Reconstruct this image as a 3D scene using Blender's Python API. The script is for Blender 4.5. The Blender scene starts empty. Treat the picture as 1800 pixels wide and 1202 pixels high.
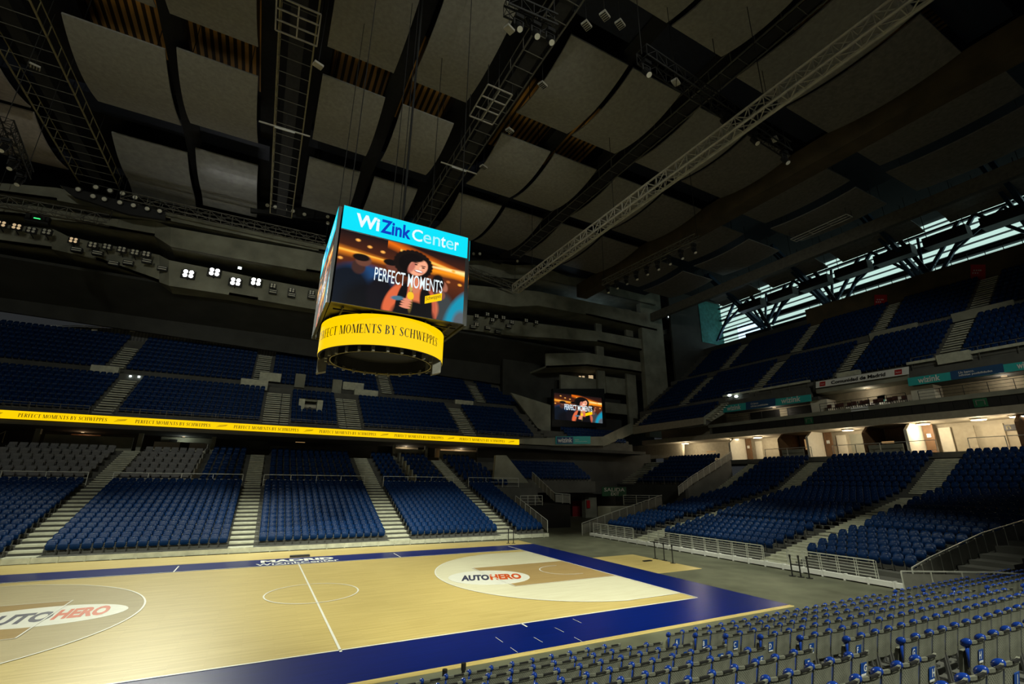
import bpy, bmesh, math, random
import numpy as np
from mathutils import Vector, Matrix
random.seed(7)
rng = np.random.default_rng(7)
SC = bpy.context.scene
COL = SC.collection
R = math.radians

# ------------------------------------------------------------------ camera
CAM = np.array([-2.69703584, -22.5683292, 4.52718919])
YAW, PITCH, ROLL, FPX = 0.484835092, 0.293452415, 0.01118403, 808.500404
_f = np.array([math.cos(PITCH)*math.sin(YAW), math.cos(PITCH)*math.cos(YAW), math.sin(PITCH)])
_r = np.cross(_f, [0, 0, 1]); _r /= np.linalg.norm(_r); _u = np.cross(_r, _f)
CR = _r*math.cos(ROLL)+_u*math.sin(ROLL)
CU = -_r*math.sin(ROLL)+_u*math.cos(ROLL)
CF = _f
cd = bpy.data.cameras.new('camera'); cam = bpy.data.objects.new('camera', cd); COL.objects.link(cam)
cd.sensor_width = 36.0; cd.lens = FPX/1800*36.0; cd.clip_start = 0.1; cd.clip_end = 500
M = Matrix.Identity(4)
for i in range(3):
    M[i][0] = CR[i]; M[i][1] = CU[i]; M[i][2] = -CF[i]; M[i][3] = CAM[i]
cam.matrix_world = M
SC.camera = cam

def P(u, v, ax, val):
    """point of the place seen at (u, v) of the photograph on the plane axis = val"""
    d = CF+CR*(u-900)/FPX-CU*(v-601)/FPX
    t = (val-CAM[ax])/d[ax]
    return tuple(CAM+t*d)
def proj(p):
    d = np.array(p)-CAM; z = d@CF
    return 900+FPX*(d@CR)/z, 601-FPX*(d@CU)/z, z

# ------------------------------------------------------------------ world, exposure, lights
w = bpy.data.worlds.new('world'); SC.world = w; w.use_nodes = True
bg = w.node_tree.nodes['Background']; bg.inputs[0].default_value = (0.80, 0.86, 0.90, 1); bg.inputs[1].default_value = 0.024
SC.view_settings.view_transform = 'Standard'; SC.view_settings.look = 'None'
SC.view_settings.gamma = 1; SC.view_settings.use_curve_mapping = False
SC.view_settings.exposure = 0.0
SC.cycles.max_bounces = 6; SC.cycles.diffuse_bounces = 3; SC.cycles.glossy_bounces = 3
SC.cycles.sample_clamp_indirect = 4.0
SC.cycles.use_denoising = True

def spot(name, loc, target, watts, angle, blend=0.3, size=0.4, color=(1, 1, 1)):
    l = bpy.data.lights.new(name, 'SPOT'); o = bpy.data.objects.new(name, l); COL.objects.link(o)
    l.energy = watts; l.spot_size = R(angle); l.spot_blend = blend; l.shadow_soft_size = size; l.color = color
    o.location = loc
    d = Vector(target)-Vector(loc)
    o.rotation_euler = d.to_track_quat('-Z', 'Y').to_euler()
    return o
COOL = (0.98, 1.0, 0.80)
# the four floodlights burning on the far gallery, aimed over the court
FLOODS = [(331, 481), (377, 478), (414, 495), (450, 495)]
for i, (u, v) in enumerate(FLOODS):
    q = P(u, v, 1, 37.0)
    spot('floodlight_beam', (q[0], q[1]-0.75, q[2]), (-6+4*i, -3+1.5*i, 0), 27000, 50, 0.9, 0.35, COOL)
# floodlights of the gallery on the camera's side (behind the photographer)
for x, tx, ty, e in ((-20, -9, 1.5, 36000), (-7, -2, 1.5, 38000), (8, 7, 1.5, 46000), (20, 13, 1.5, 42000)):
    spot('gallery_floodlight_beam', (x, -36, 29), (tx, ty, 0), e, 29, 0.6, 0.4, COOL)
# added spots without fixtures that brighten the end stand, far stand and near seats
spot('end_stand_fill_beam', (15, -9, 28.6), (26.0, -5, 0), 15000, 38, 0.8, 0.4, COOL)
spot('end_stand_fill_beam', (15, 8, 28.6), (26.0, 6, 0), 14000, 38, 0.8, 0.4, COOL)
for x, e in ((-17, 15000), (-7, 17000), (3, 17000), (13, 14000)):
    spot('far_stand_fill_beam', (x, 5, 34), (x, 15.0, 0.5), e, 30, 0.8, 0.4, COOL)
spot('near_stand_fill_beam', (4, -36, 27), (10, -15, 0), 48000, 46, 0.8, 0.4, COOL)
# wide, weak fill spots added behind the photographer to lift the far side, the end tiers and the concrete galleries
for x, tx, e in ((-22, -14, 13000), (4, 12, 13000), (22, 52, 11000)):
    spot('wide_fill_beam', (x, -36, 30), (tx, 46 if tx < 40 else 12, 14), e, 50, 0.5, 0.6, (0.98, 1.0, 0.86))

# ------------------------------------------------------------------ materials
def mat(name, col, rough=0.6, metal=0.0, noise=0.12, nscale=3.0, bump=0.0, bscale=60.0, spec=0.5, coat=0.0, detail=4.0):
    m = bpy.data.materials.new(name); m.use_nodes = True
    nt = m.node_tree; b = nt.nodes['Principled BSDF']
    b.inputs['Roughness'].default_value = rough; b.inputs['Metallic'].default_value = metal
    b.inputs['Specular IOR Level'].default_value = spec; b.inputs['Coat Weight'].default_value = coat
    tc = nt.nodes.new('ShaderNodeTexCoord')
    n = nt.nodes.new('ShaderNodeTexNoise'); n.inputs['Scale'].default_value = nscale; n.inputs['Detail'].default_value = detail
    nt.links.new(tc.outputs['Object'], n.inputs['Vector'])
    r = nt.nodes.new('ShaderNodeValToRGB')
    a = [max(0, c*(1-noise)) for c in col]; d = [min(1, c*(1+noise)) for c in col]
    r.color_ramp.elements[0].position = 0.3; r.color_ramp.elements[1].position = 0.7
    r.color_ramp.elements[0].color = (*a, 1); r.color_ramp.elements[1].color = (*d, 1)
    nt.links.new(n.outputs['Fac'], r.inputs['Fac']); nt.links.new(r.outputs['Color'], b.inputs['Base Color'])
    if bump:
        n2 = nt.nodes.new('ShaderNodeTexNoise'); n2.inputs['Scale'].default_value = bscale
        nt.links.new(tc.outputs['Object'], n2.inputs['Vector'])
        bp = nt.nodes.new('ShaderNodeBump'); bp.inputs['Strength'].default_value = bump; bp.inputs['Distance'].default_value = 0.02
        nt.links.new(n2.outputs['Fac'], bp.inputs['Height']); nt.links.new(bp.outputs['Normal'], b.inputs['Normal'])
    return m
def emis(name, col, s=1.0):
    m = bpy.data.materials.new(name); m.use_nodes = True
    nt = m.node_tree; b = nt.nodes['Principled BSDF']
    b.inputs['Base Color'].default_value = (0.02, 0.02, 0.02, 1)
    b.inputs['Emission Color'].default_value = (*col, 1); b.inputs['Emission Strength'].default_value = s
    b.inputs['Specular IOR Level'].default_value = 0.05; b.inputs['Roughness'].default_value = 0.9
    return m
def s2l(r, g, b):
    f = lambda c: (c/255/12.92) if c/255 <= 0.04045 else ((c/255+0.055)/1.055)**2.4
    return (f(r), f(g), f(b))

def wood_mat(name, c1, c2, mortar, rough, bw=1.6, rh=0.075, spec=0.28, coat=0.05):
    m = bpy.data.materials.new(name); m.use_nodes = True
    nt = m.node_tree; b = nt.nodes['Principled BSDF']
    b.inputs['Roughness'].default_value = rough; b.inputs['Coat Weight'].default_value = coat; b.inputs['Coat Roughness'].default_value = 0.18; b.inputs['Specular IOR Level'].default_value = spec
    tc = nt.nodes.new('ShaderNodeTexCoord')
    br = nt.nodes.new('ShaderNodeTexBrick')
    br.inputs['Scale'].default_value = 1.0; br.inputs['Brick Width'].default_value = bw; br.inputs['Row Height'].default_value = rh
    br.inputs['Mortar Size'].default_value = 0.002; br.inputs['Bias'].default_value = -0.2
    br.inputs['Color1'].default_value = (*c1, 1); br.inputs['Color2'].default_value = (*c2, 1); br.inputs['Mortar'].default_value = (*mortar, 1)
    nt.links.new(tc.outputs['Object'], br.inputs['Vector'])
    mp = nt.nodes.new('ShaderNodeMapping'); mp.inputs['Scale'].default_value = (0.5, 9, 1)
    nt.links.new(tc.outputs['Object'], mp.inputs['Vector'])
    n = nt.nodes.new('ShaderNodeTexNoise'); n.inputs['Scale'].default_value = 1.2; n.inputs['Detail'].default_value = 5
    nt.links.new(mp.outputs['Vector'], n.inputs['Vector'])
    r = nt.nodes.new('ShaderNodeValToRGB'); r.color_ramp.elements[0].position = 0.25; r.color_ramp.elements[1].position = 0.75
    r.color_ramp.elements[0].color = (0.80, 0.76, 0.70, 1); r.color_ramp.elements[1].color = (1, 1, 1, 1)
    nt.links.new(n.outputs['Fac'], r.inputs['Fac'])
    mx = nt.nodes.new('ShaderNodeMix'); mx.data_type = 'RGBA'; mx.blend_type = 'MULTIPLY'; mx.inputs['Factor'].default_value = 1
    nt.links.new(br.outputs['Color'], mx.inputs[6]); nt.links.new(r.outputs['Color'], mx.inputs[7])
    nt.links.new(mx.outputs[2], b.inputs['Base Color'])
    return m

def dotted_mat(name, col, dark, scale, thr, rough):
    """plastic with a field of small holes, worn"""
    m = mat(name, col, rough, noise=0.28, nscale=5.0)
    nt = m.node_tree; b = nt.nodes['Principled BSDF']
    src = b.inputs['Base Color'].links[0].from_socket
    tc = nt.nodes['Texture Coordinate']
    sx = nt.nodes.new('ShaderNodeSeparateXYZ'); nt.links.new(tc.outputs['Object'], sx.inputs[0])
    outs = []
    for ax in ('X', 'Z'):
        a = nt.nodes.new('ShaderNodeMath'); a.operation = 'MULTIPLY'; a.inputs[1].default_value = scale
        nt.links.new(sx.outputs[ax], a.inputs[0])
        s = nt.nodes.new('ShaderNodeMath'); s.operation = 'SINE'; nt.links.new(a.outputs[0], s.inputs[0]); outs.append(s)
    mu = nt.nodes.new('ShaderNodeMath'); mu.operation = 'MULTIPLY'
    nt.links.new(outs[0].outputs[0], mu.inputs[0]); nt.links.new(outs[1].outputs[0], mu.inputs[1])
    g = nt.nodes.new('ShaderNodeMath'); g.operation = 'GREATER_THAN'; g.inputs[1].default_value = thr
    nt.links.new(mu.outputs[0], g.inputs[0])
    mx = nt.nodes.new('ShaderNodeMix'); mx.data_type = 'RGBA'
    nt.links.new(g.outputs[0], mx.inputs['Factor']); nt.links.new(src, mx.inputs[6]); mx.inputs[7].default_value = (*dark, 1)
    nt.links.new(mx.outputs[2], b.inputs['Base Color'])
    return m

def ribbed_mat(name, c1, c2, axis, freq, rough=0.7):
    m = bpy.data.materials.new(name); m.use_nodes = True
    nt = m.node_tree; b = nt.nodes['Principled BSDF']; b.inputs['Roughness'].default_value = rough
    tc = nt.nodes.new('ShaderNodeTexCoord'); wv = nt.nodes.new('ShaderNodeTexWave')
    wv.bands_direction = axis; wv.inputs['Scale'].default_value = freq; wv.inputs['Distortion'].default_value = 0.0
    nt.links.new(tc.outputs['Object'], wv.inputs['Vector'])
    r = nt.nodes.new('ShaderNodeValToRGB'); r.color_ramp.elements[0].color = (*c1, 1); r.color_ramp.elements[1].color = (*c2, 1)
    r.color_ramp.elements[0].position = 0.35; r.color_ramp.elements[1].position = 0.6
    nt.links.new(wv.outputs['Fac'], r.inputs['Fac']); nt.links.new(r.outputs['Color'], b.inputs['Base Color'])
    bp = nt.nodes.new('ShaderNodeBump'); bp.inputs['Strength'].default_value = 0.6; bp.inputs['Distance'].default_value = 0.05
    nt.links.new(wv.outputs['Fac'], bp.inputs['Height']); nt.links.new(bp.outputs['Normal'], b.inputs['Normal'])
    return m

MT = {}
MT['floor'] = mat('olive_concrete_floor', (0.115, 0.120, 0.078), 0.55, noise=0.25, nscale=0.9, bump=0.05, bscale=8, detail=8)
MT['wood'] = wood_mat('pale_maple_boards', (0.66, 0.525, 0.205), (0.58, 0.455, 0.165), (0.48, 0.37, 0.14), 0.36)
MT['wood2'] = wood_mat('tan_key_boards', (0.50, 0.355, 0.155), (0.44, 0.30, 0.125), (0.34, 0.23, 0.10), 0.30)
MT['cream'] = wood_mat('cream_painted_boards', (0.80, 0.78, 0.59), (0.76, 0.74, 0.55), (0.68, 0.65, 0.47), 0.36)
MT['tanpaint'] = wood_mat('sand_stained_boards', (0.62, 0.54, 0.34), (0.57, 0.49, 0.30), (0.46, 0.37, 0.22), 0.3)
MT['navyfloor'] = wood_mat('blue_painted_boards', (0.0012, 0.013, 0.165), (0.0012, 0.011, 0.150), (0.002, 0.010, 0.09), 0.30, spec=0.22, coat=0.0)
MT['white'] = mat('white_line_paint', (0.80, 0.80, 0.74), 0.4, noise=0.04)
MT['logowhite'] = mat('logo_white_paint', (0.74, 0.74, 0.66), 0.4, noise=0.04)
MT['logonavy'] = mat('logo_navy_paint', (0.035, 0.04, 0.085), 0.4, noise=0.05)
MT['logored'] = mat('logo_orange_paint', (0.62, 0.085, 0.010), 0.4, noise=0.05)
MT['concrete'] = mat('grey_green_concrete', (0.26, 0.26, 0.20), 0.85, noise=0.28, nscale=0.5, bump=0.15, bscale=5, detail=8)
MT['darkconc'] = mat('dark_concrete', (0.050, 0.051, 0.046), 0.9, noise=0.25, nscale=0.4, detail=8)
MT['terrace'] = mat('terrace_concrete', (0.10, 0.10, 0.088), 0.85, noise=0.2, nscale=0.8, detail=6)
MT['step'] = mat('pale_step_boards', (0.50, 0.505, 0.39), 0.7, noise=0.18, nscale=2.5)
MT['steel'] = mat('galvanised_steel', (0.62, 0.63, 0.56), 0.42, 0.25, noise=0.12, nscale=4)
MT['darksteel'] = mat('dark_painted_steel', (0.022, 0.022, 0.022), 0.75, 0.0, noise=0.2)
MT['truss'] = mat('aluminium_truss', (0.55, 0.53, 0.46), 0.5, 0.25, noise=0.15)
MT['dimtruss'] = mat('grey_truss_paint', (0.15, 0.145, 0.12), 0.6, 0.2, noise=0.2)
MT['ochre'] = mat('ochre_rail_paint', (0.33, 0.29, 0.15), 0.6, 0.1, noise=0.2)
MT['blackplastic'] = mat('black_plastic', (0.012, 0.012, 0.012), 0.45, noise=0.2)
MT['seatblue'] = mat('blue_seat_plastic', (0.0012, 0.023, 0.098), 0.42, noise=0.18, nscale=2.0, spec=0.2)
MT['seatbracket'] = mat('seat_bracket_grey', (0.11, 0.11, 0.105), 0.5, 0.3, noise=0.1)
MT['chairgrey'] = dotted_mat('perforated_grey_plastic', (0.19, 0.195, 0.155), (0.022, 0.022, 0.02), 150.0, 0.55, 0.55)
MT['chairgreyplain'] = mat('worn_grey_plastic', (0.19, 0.195, 0.155), 0.55, noise=0.25, nscale=6)
MT['slot'] = mat('dark_slot', (0.006, 0.006, 0.006), 0.8)
MT['armblue'] = mat('blue_armrest_plastic', (0.008, 0.042, 0.30), 0.25, noise=0.15)
MT['stickerblue'] = mat('row_sticker_blue', (0.006, 0.060, 0.33), 0.45, noise=0.05)
MT['stickerwhite'] = mat('row_sticker_white', (0.78, 0.80, 0.80), 0.5, noise=0.03)
MT['vipgrey'] = mat('grey_upholstery', (0.17, 0.17, 0.17), 0.85, noise=0.18, nscale=6)
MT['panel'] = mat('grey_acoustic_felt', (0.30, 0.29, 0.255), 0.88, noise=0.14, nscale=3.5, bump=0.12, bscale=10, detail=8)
MT['panelpink'] = mat('pinkish_acoustic_felt', (0.56, 0.50, 0.45), 0.85, noise=0.14, nscale=3.0, bump=0.12, bscale=10, detail=8)
MT['panelgloss'] = mat('glossy_grey_panel', (0.30, 0.30, 0.28), 0.33, noise=0.14, nscale=2.0, detail=8)
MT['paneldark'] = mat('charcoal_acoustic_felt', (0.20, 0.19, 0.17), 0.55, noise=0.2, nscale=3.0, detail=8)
MT['deck'] = ribbed_mat('orange_brown_roof_sheet', (0.06, 0.03, 0.008), (0.80, 0.42, 0.10), 'X', 0.55)
MT['beambrown'] = mat('ochre_brown_beam_paint', (0.085, 0.062, 0.030), 0.8, noise=0.3, nscale=0.6, detail=8)
MT['roofblack'] = mat('black_roof_void', (0.010, 0.010, 0.012), 0.9, noise=0.3)
MT['navysteel'] = mat('navy_roof_steel', (0.014, 0.018, 0.035), 0.6, 0.2, noise=0.2)
MT['bluesteel'] = mat('blue_roof_steel', (0.035, 0.085, 0.16), 0.4, 0.4, noise=0.2)
MT['corrug'] = ribbed_mat('grey_corrugated_sheet', (0.075, 0.075, 0.07), (0.14, 0.14, 0.13), 'X', 0.9)
MT['beige'] = mat('beige_wall_paint', (0.36, 0.32, 0.235), 0.8, noise=0.1)
MT['whitewall'] = mat('white_partition_paint', (0.66, 0.62, 0.50), 0.8, noise=0.05)
MT['brown'] = mat('brown_wood_panel', (0.16, 0.085, 0.04), 0.6, noise=0.2, nscale=4)
MT['cyanpaint'] = mat('turquoise_vinyl', (0.03, 0.46, 0.45), 0.5, noise=0.05)
MT['navyvinyl'] = mat('navy_vinyl', (0.015, 0.075, 0.20), 0.5, noise=0.05)
MT['whitevinyl'] = mat('white_vinyl', (0.82, 0.82, 0.78), 0.5, noise=0.04)
MT['redvinyl'] = mat('red_vinyl', (0.45, 0.012, 0.014), 0.5, noise=0.05)
MT['darkredvinyl'] = mat('dark_red_cloth', (0.19, 0.006, 0.010), 0.8, noise=0.1)
MT['blackvinyl'] = mat('black_vinyl', (0.012, 0.012, 0.012), 0.5)
MT['greenvinyl'] = mat('exit_sign_green', (0.012, 0.12, 0.05), 0.5, noise=0.1)
MT['tealdaylight'] = mat('daylight_tinted_block', (0.05, 0.25, 0.24), 0.85, noise=0.3, nscale=1.5, bump=0.3, bscale=3)  # teal stands for window daylight falling on a light grey wall
MT['mesh'] = mat('grey_mesh_infill', (0.23, 0.225, 0.19), 0.6, 0.2, noise=0.12)
MT['seatplate'] = mat('grey_seat_number_plate', (0.30, 0.31, 0.33), 0.5, noise=0.05)
MT['terracebrown'] = mat('dark_brown_chair_fabric', (0.085, 0.03, 0.022), 0.8, noise=0.2)
MT['lens'] = mat('lamp_glass', (0.85, 0.83, 0.70), 0.25, 0.0, noise=0.1)
MT['louver'] = emis('daylit_translucent_sheet', s2l(184, 218, 208), 1.15)
MT['daylight'] = emis('bright_daylight_pane', s2l(205, 235, 255), 1.5)
MT['floodlens'] = emis('burning_flood_lens', (1.0, 1.0, 0.95), 28)
MT['lampglow'] = emis('warm_ceiling_lamp_glow', (1.0, 0.80, 0.50), 7.0)
MT['lampwhite'] = emis('small_white_lamp_glow', (0.85, 1.0, 0.97), 5.0)
MT['halogen'] = emis('standby_halogen_glow', (1.0, 0.72, 0.40), 0.55)
MT['warmwindow'] = emis('lit_room_beyond_glass', (1.0, 0.58, 0.22), 0.35)
MT['orangeglow'] = emis('orange_heater_glow', (1.0, 0.16, 0.02), 1.1)
MT['yellowled'] = emis('yellow_led_panel', s2l(255, 208, 0), 1.05)
MT['cyanled'] = emis('cyan_led_panel', s2l(0, 228, 252), 1.0)
MT['ledwhite'] = emis('white_led_letters', (0.85, 0.97, 1.0), 1.0)
MT['ledpale'] = emis('pale_led_letters', s2l(170, 245, 255), 1.0)
MT['ledblue'] = emis('blue_led_letters', s2l(0, 60, 190), 1.0)
MT['leddark'] = mat('unlit_led_letters', (0.012, 0.012, 0.010), 0.6)
MT['screenoff'] = mat('unlit_led_tile', (0.03, 0.033, 0.032), 0.4)
MT['greenled'] = emis('tiny_green_indicator', (0.05, 1.0, 0.2), 2.0)

# ------------------------------------------------------------------ mesh helpers
class MB:
    def __init__(s): s.v = []; s.f = []; s.mi = []; s.m = 0
    def add(s, vs, fs):
        o = len(s.v); s.v += [tuple(map(float, p)) for p in vs]
        s.f += [tuple(i+o for i in f) for f in fs]; s.mi += [s.m]*len(fs)
        return s
    def box(s, x0, x1, y0, y1, z0, z1):
        vs = [(x, y, z) for z in (z0, z1) for y in (y0, y1) for x in (x0, x1)]
        return s.add(vs, [(0, 2, 3, 1), (4, 5, 7, 6), (0, 1, 5, 4), (2, 6, 7, 3), (0, 4, 6, 2), (1, 3, 7, 5)])
    def bar(s, p, q, w, h=None, up=(0, 0, 1)):
        h = h or w; p = Vector(p); q = Vector(q); d = (q-p)
        if d.length < 1e-6: return s
        d.normalize(); up = Vector(up)
        if abs(d.dot(up)) > 0.98: up = Vector((1, 0, 0))
        a = d.cross(up).normalized(); b = a.cross(d)
        vs = []
        for c in (p, q):
            for (i, j) in ((-1, -1), (1, -1), (1, 1), (-1, 1)): vs.append(c+a*(w/2*i)+b*(h/2*j))
        return s.add(vs, [(0, 1, 2, 3), (7, 6, 5, 4), (0, 4, 5, 1), (1, 5, 6, 2), (2, 6, 7, 3), (3, 7, 4, 0)])
    def tube(s, p, q, r, n=8, r2=None):
        r2 = r if r2 is None else r2
        p = Vector(p); q = Vector(q); d = (q-p).normalized(); up = Vector((0, 0, 1))
        if abs(d.dot(up)) > 0.98: up = Vector((1, 0, 0))
        a = d.cross(up).normalized(); b = a.cross(d)
        vs = []
        for c, rr in ((p, r), (q, r2)):
            for k in range(n):
                t = 2*math.pi*k/n; vs.append(c+a*(rr*math.cos(t))+b*(rr*math.sin(t)))
        fs = [(k, (k+1) % n, n+(k+1) % n, n+k) for k in range(n)]
        fs += [tuple(range(n-1, -1, -1)), tuple(range(n, 2*n))]
        return s.add(vs, fs)
    def quad(s, a, b, c, d): return s.add([a, b, c, d], [(0, 1, 2, 3)])
    def prism(s, poly, off):
        """closed polygon (list of 3-D points) pushed along off"""
        n = len(poly); off = Vector(off)
        vs = [Vector(p) for p in poly]+[Vector(p)+off for p in poly]
        fs = [tuple(range(n-1, -1, -1)), tuple(range(n, 2*n))]+[(k, (k+1) % n, n+(k+1) % n, n+k) for k in range(n)]
        return s.add(vs, fs)
    def ell(s, c, rx, ry, rz, n=12, m=8, rot=None):
        c = Vector(c); vs = []; fs = []
        for j in range(m+1):
            ph = -math.pi/2+math.pi*j/m
            for k in range(n):
                t = 2*math.pi*k/n
                p = Vector((rx*math.cos(ph)*math.cos(t), ry*math.cos(ph)*math.sin(t), rz*math.sin(ph)))
                if rot: p = rot @ p
                vs.append(c+p)
        for j in range(m):
            for k in range(n): fs.append((j*n+k, j*n+(k+1) % n, (j+1)*n+(k+1) % n, (j+1)*n+k))
        return s.add(vs, fs)
    def shell(s, w_, z0, z1, rt, rb, t, y=0.0, curve=0.0, lean=0.0, nx=10, cx=0.0):
        """upright rounded panel centred at cx, thickness t, front at y, bowed by curve, leaning back by lean"""
        F = []; 
        for i in range(nx+1):
            k = -math.cos(math.pi*i/nx); x = w_/2*k
            e = max(0.0, abs(x)-(w_/2-rt)); top = z1-(rt-math.sqrt(max(0, rt*rt-e*e)))
            e = max(0.0, abs(x)-(w_/2-rb)); bot = z0+(rb-math.sqrt(max(0, rb*rb-e*e)))
            F.append((x, bot, top))
        vs = []; nz = 3
        for (x, b_, t_) in F:
            for side in (0, 1):
                for j in range(nz):
                    z = b_+(t_-b_)*j/(nz-1)
                    yy = y+curve*(2*x/w_)**2*-1+lean*(z-z0)+side*t
                    vs.append((cx+x, yy, z))
        fs = []; q = 2*nz
        for i in range(nx):
            a = i*q; b = a+q
            for j in range(nz-1):
                fs.append((a+j, b+j, b+j+1, a+j+1)); fs.append((a+nz+j+1, b+nz+j+1, b+nz+j, a+nz+j))
            fs.append((a+nz-1, b+nz-1, b+2*nz-1, a+2*nz-1)); fs.append((b, a, a+nz, b+nz))
        for i, fl in ((0, 1), (nx, 0)):
            a = i*q
            for j in range(nz-1):
                f = (a+j, a+j+1, a+nz+j+1, a+nz+j); fs.append(f if fl else f[::-1])
        return s.add(vs, fs)
    def mesh(s, name, mats, smooth=False):
        me = bpy.data.meshes.new(name); me.from_pydata(s.v, [], s.f)
        if not isinstance(mats, (list, tuple)): mats = [mats]
        for m in mats: me.materials.append(m)
        if len(mats) > 1: me.polygons.foreach_set('material_index', s.mi)
        if smooth: me.polygons.foreach_set('use_smooth', [True]*len(me.polygons))
        me.update(); return me
    def build(s, name, mats, parent=None, loc=None, smooth=False):
        o = bpy.data.objects.new(name, s.mesh(name, mats, smooth)); COL.objects.link(o)
        if parent is not None: o.parent = parent
        if loc is not None: o.location = loc
        return o

def tag(o, label, cat, group=None, kind=None):
    o['label'] = label; o['category'] = cat
    if group: o['group'] = group
    if kind: o['kind'] = kind
    return o
def thing(name, label, cat, loc=(0, 0, 0), rz=0.0, group=None):
    o = bpy.data.objects.new(name, None); COL.objects.link(o); o.location = loc; o.rotation_euler = (0, 0, rz)
    o.empty_display_size = 0.2
    return tag(o, label, cat, group)
def struct(o, label=None, cat=None):
    o['kind'] = 'structure'
    if label: o['label'] = label; o['category'] = cat or 'structure'
    return o
def dup(root, loc, rz, label=None, group=None, skip=()):
    r = root.copy(); COL.objects.link(r); r.location = loc; r.rotation_euler = (0, 0, rz)
    if label: r['label'] = label
    if group: r['group'] = group
    for ch in list(root.children):
        if ch.name.split('.')[0] in skip: continue
        c = ch.copy(); COL.objects.link(c); c.parent = r
        for g in list(ch.children):
            d = g.copy(); COL.objects.link(d); d.parent = c
    return r
ORD = ['zeroth', 'first', 'second', 'third', 'fourth', 'fifth', 'sixth', 'seventh', 'eighth', 'ninth', 'tenth', 'eleventh', 'twelfth',
       'thirteenth', 'fourteenth', 'fifteenth', 'sixteenth', 'seventeenth', 'eighteenth', 'nineteenth', 'twentieth']
def ordw(n):
    if n <= 20: return ORD[n]
    return {2: 'twenty-', 3: 'thirty-', 4: 'forty-'}[n//10]+ORD[n % 10] if n % 10 else {3: 'thirtieth', 4: 'fortieth'}[n//10]

_tc = {}
def text_geo(s, bold=0.0, spacing=1.0):
    k = (s, bold, spacing)
    if k not in _tc:
        c = bpy.data.curves.new('letters', 'FONT'); c.body = s; c.offset = bold; c.space_character = spacing; c.resolution_u = 3
        o = bpy.data.objects.new('letters', c); COL.objects.link(o)
        dg = bpy.context.evaluated_depsgraph_get(); dg.update()
        me = bpy.data.meshes.new_from_object(o.evaluated_get(dg))
        vs = np.array([v.co[:] for v in me.vertices]); fs = [tuple(p.vertices) for p in me.polygons]
        bpy.data.objects.remove(o); bpy.data.curves.remove(c); bpy.data.meshes.remove(me)
        mn = vs.min(0); mx = vs.max(0)
        _tc[k] = ((vs-mn)/np.maximum(mx-mn, 1e-6), fs, (mx-mn))
    return _tc[k]
def text(mb, s, org, right, up, bold=0.0, warp=None, spacing=1.0):
    """flat letters filling the parallelogram org + a*right + b*up"""
    vs, fs, _ = text_geo(s, bold, spacing)
    o = np.array(org, float); r = np.array(right, float); u = np.array(up, float)
    pts = [o+r*v[0]+u*v[1] for v in vs] if warp is None else [warp(v[0], v[1]) for v in vs]
    return mb.add(pts, fs)
def text_aspect(s, bold=0.0):
    d = text_geo(s, bold)[2]; return d[0]/d[1]
# ================================================================== FLOOR AND COURT
struct(MB().box(-60, 75, -40, 60, -0.3, -0.012).build('floor', MT['floor']), 'olive grey concrete arena floor around the basketball court', 'floor')

court = thing('basketball_court', 'pale maple basketball court with blue border and painted sponsor logos', 'basketball court')
MB().prism([(-24, -10.02, -0.012), (16.42, -10.02, -0.012), (16.42, 12.25, -0.012), (8, 12.9, -0.012), (-24, 13.3, -0.012)], (0, 0, 0.022)).build('parquet', MT['wood'], court)
Z1, Z2, Z3, Z4, Z5 = 0.014, 0.018, 0.022, 0.026, 0.030
def sheet(poly, z, name, m, h=0.004):
    return MB().prism([(x, y, z-h) for x, y in poly], (0, 0, h)).build(name, m, court)
def rect(x0, x1, y0, y1): return [(x0, y0), (x1, y0), (x1, y1), (x0, y1)]
mb = MB()
for a in (rect(14, 16.42, -9.82, 9.92), rect(-16.42, -14, -9.82, 9.92), rect(-14, 14, -9.82, -7.5), rect(-14, 14, 7.5, 9.92)):
    mb.prism([(x, y, 0.01) for x, y in a], (0, 0, Z1-0.01))
mb.build('blue_border', MT['navyfloor'], court)
def arc_poly(sgn):
    hx = sgn*(14-1.575); pts = [(sgn*14, -6.6), ]
    a0 = math.acos(6.6/6.75)
    n = 48
    t0 = math.asin(6.6/6.75)
    for k in range(n+1):
        t = -t0+2*t0*k/n
        pts.append((hx-sgn*6.75*math.cos(t), 6.75*math.sin(t)))
    pts.append((sgn*14, 6.6)); return pts if sgn < 0 else pts
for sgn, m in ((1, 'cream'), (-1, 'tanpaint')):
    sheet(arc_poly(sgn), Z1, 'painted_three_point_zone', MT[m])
    sheet(rect(min(8.2*sgn, 14*sgn), max(8.2*sgn, 14*sgn), -2.45, 2.45), Z2, 'painted_key', MT['wood2'])
ln = MB()
def line(pts, w_=0.055, z=Z4, closed=False):
    n = len(pts)
    for i in range(n-(0 if closed else 1)):
        (x0, y0), (x1, y1) = pts[i], pts[(i+1) % n]
        d = math.hypot(x1-x0, y1-y0); nx_, ny_ = -(y1-y0)/d*w_/2, (x1-x0)/d*w_/2
        ln.quad((x0+nx_, y0+ny_, z), (x0-nx_, y0-ny_, z), (x1-nx_, y1-ny_, z), (x1+nx_, y1+ny_, z))
line([(-14, -7.5), (14, -7.5), (14, 7.5), (-14, 7.5)], 0.07, closed=True)
line([(14, 7.45), (14, 9.4)], 0.06)
line([(0, -7.65), (0, 7.65)], 0.07)
line([(1.8*math.cos(2*math.pi*k/64), 1.8*math.sin(2*math.pi*k/64)) for k in range(64)], 0.06, closed=True)
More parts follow.
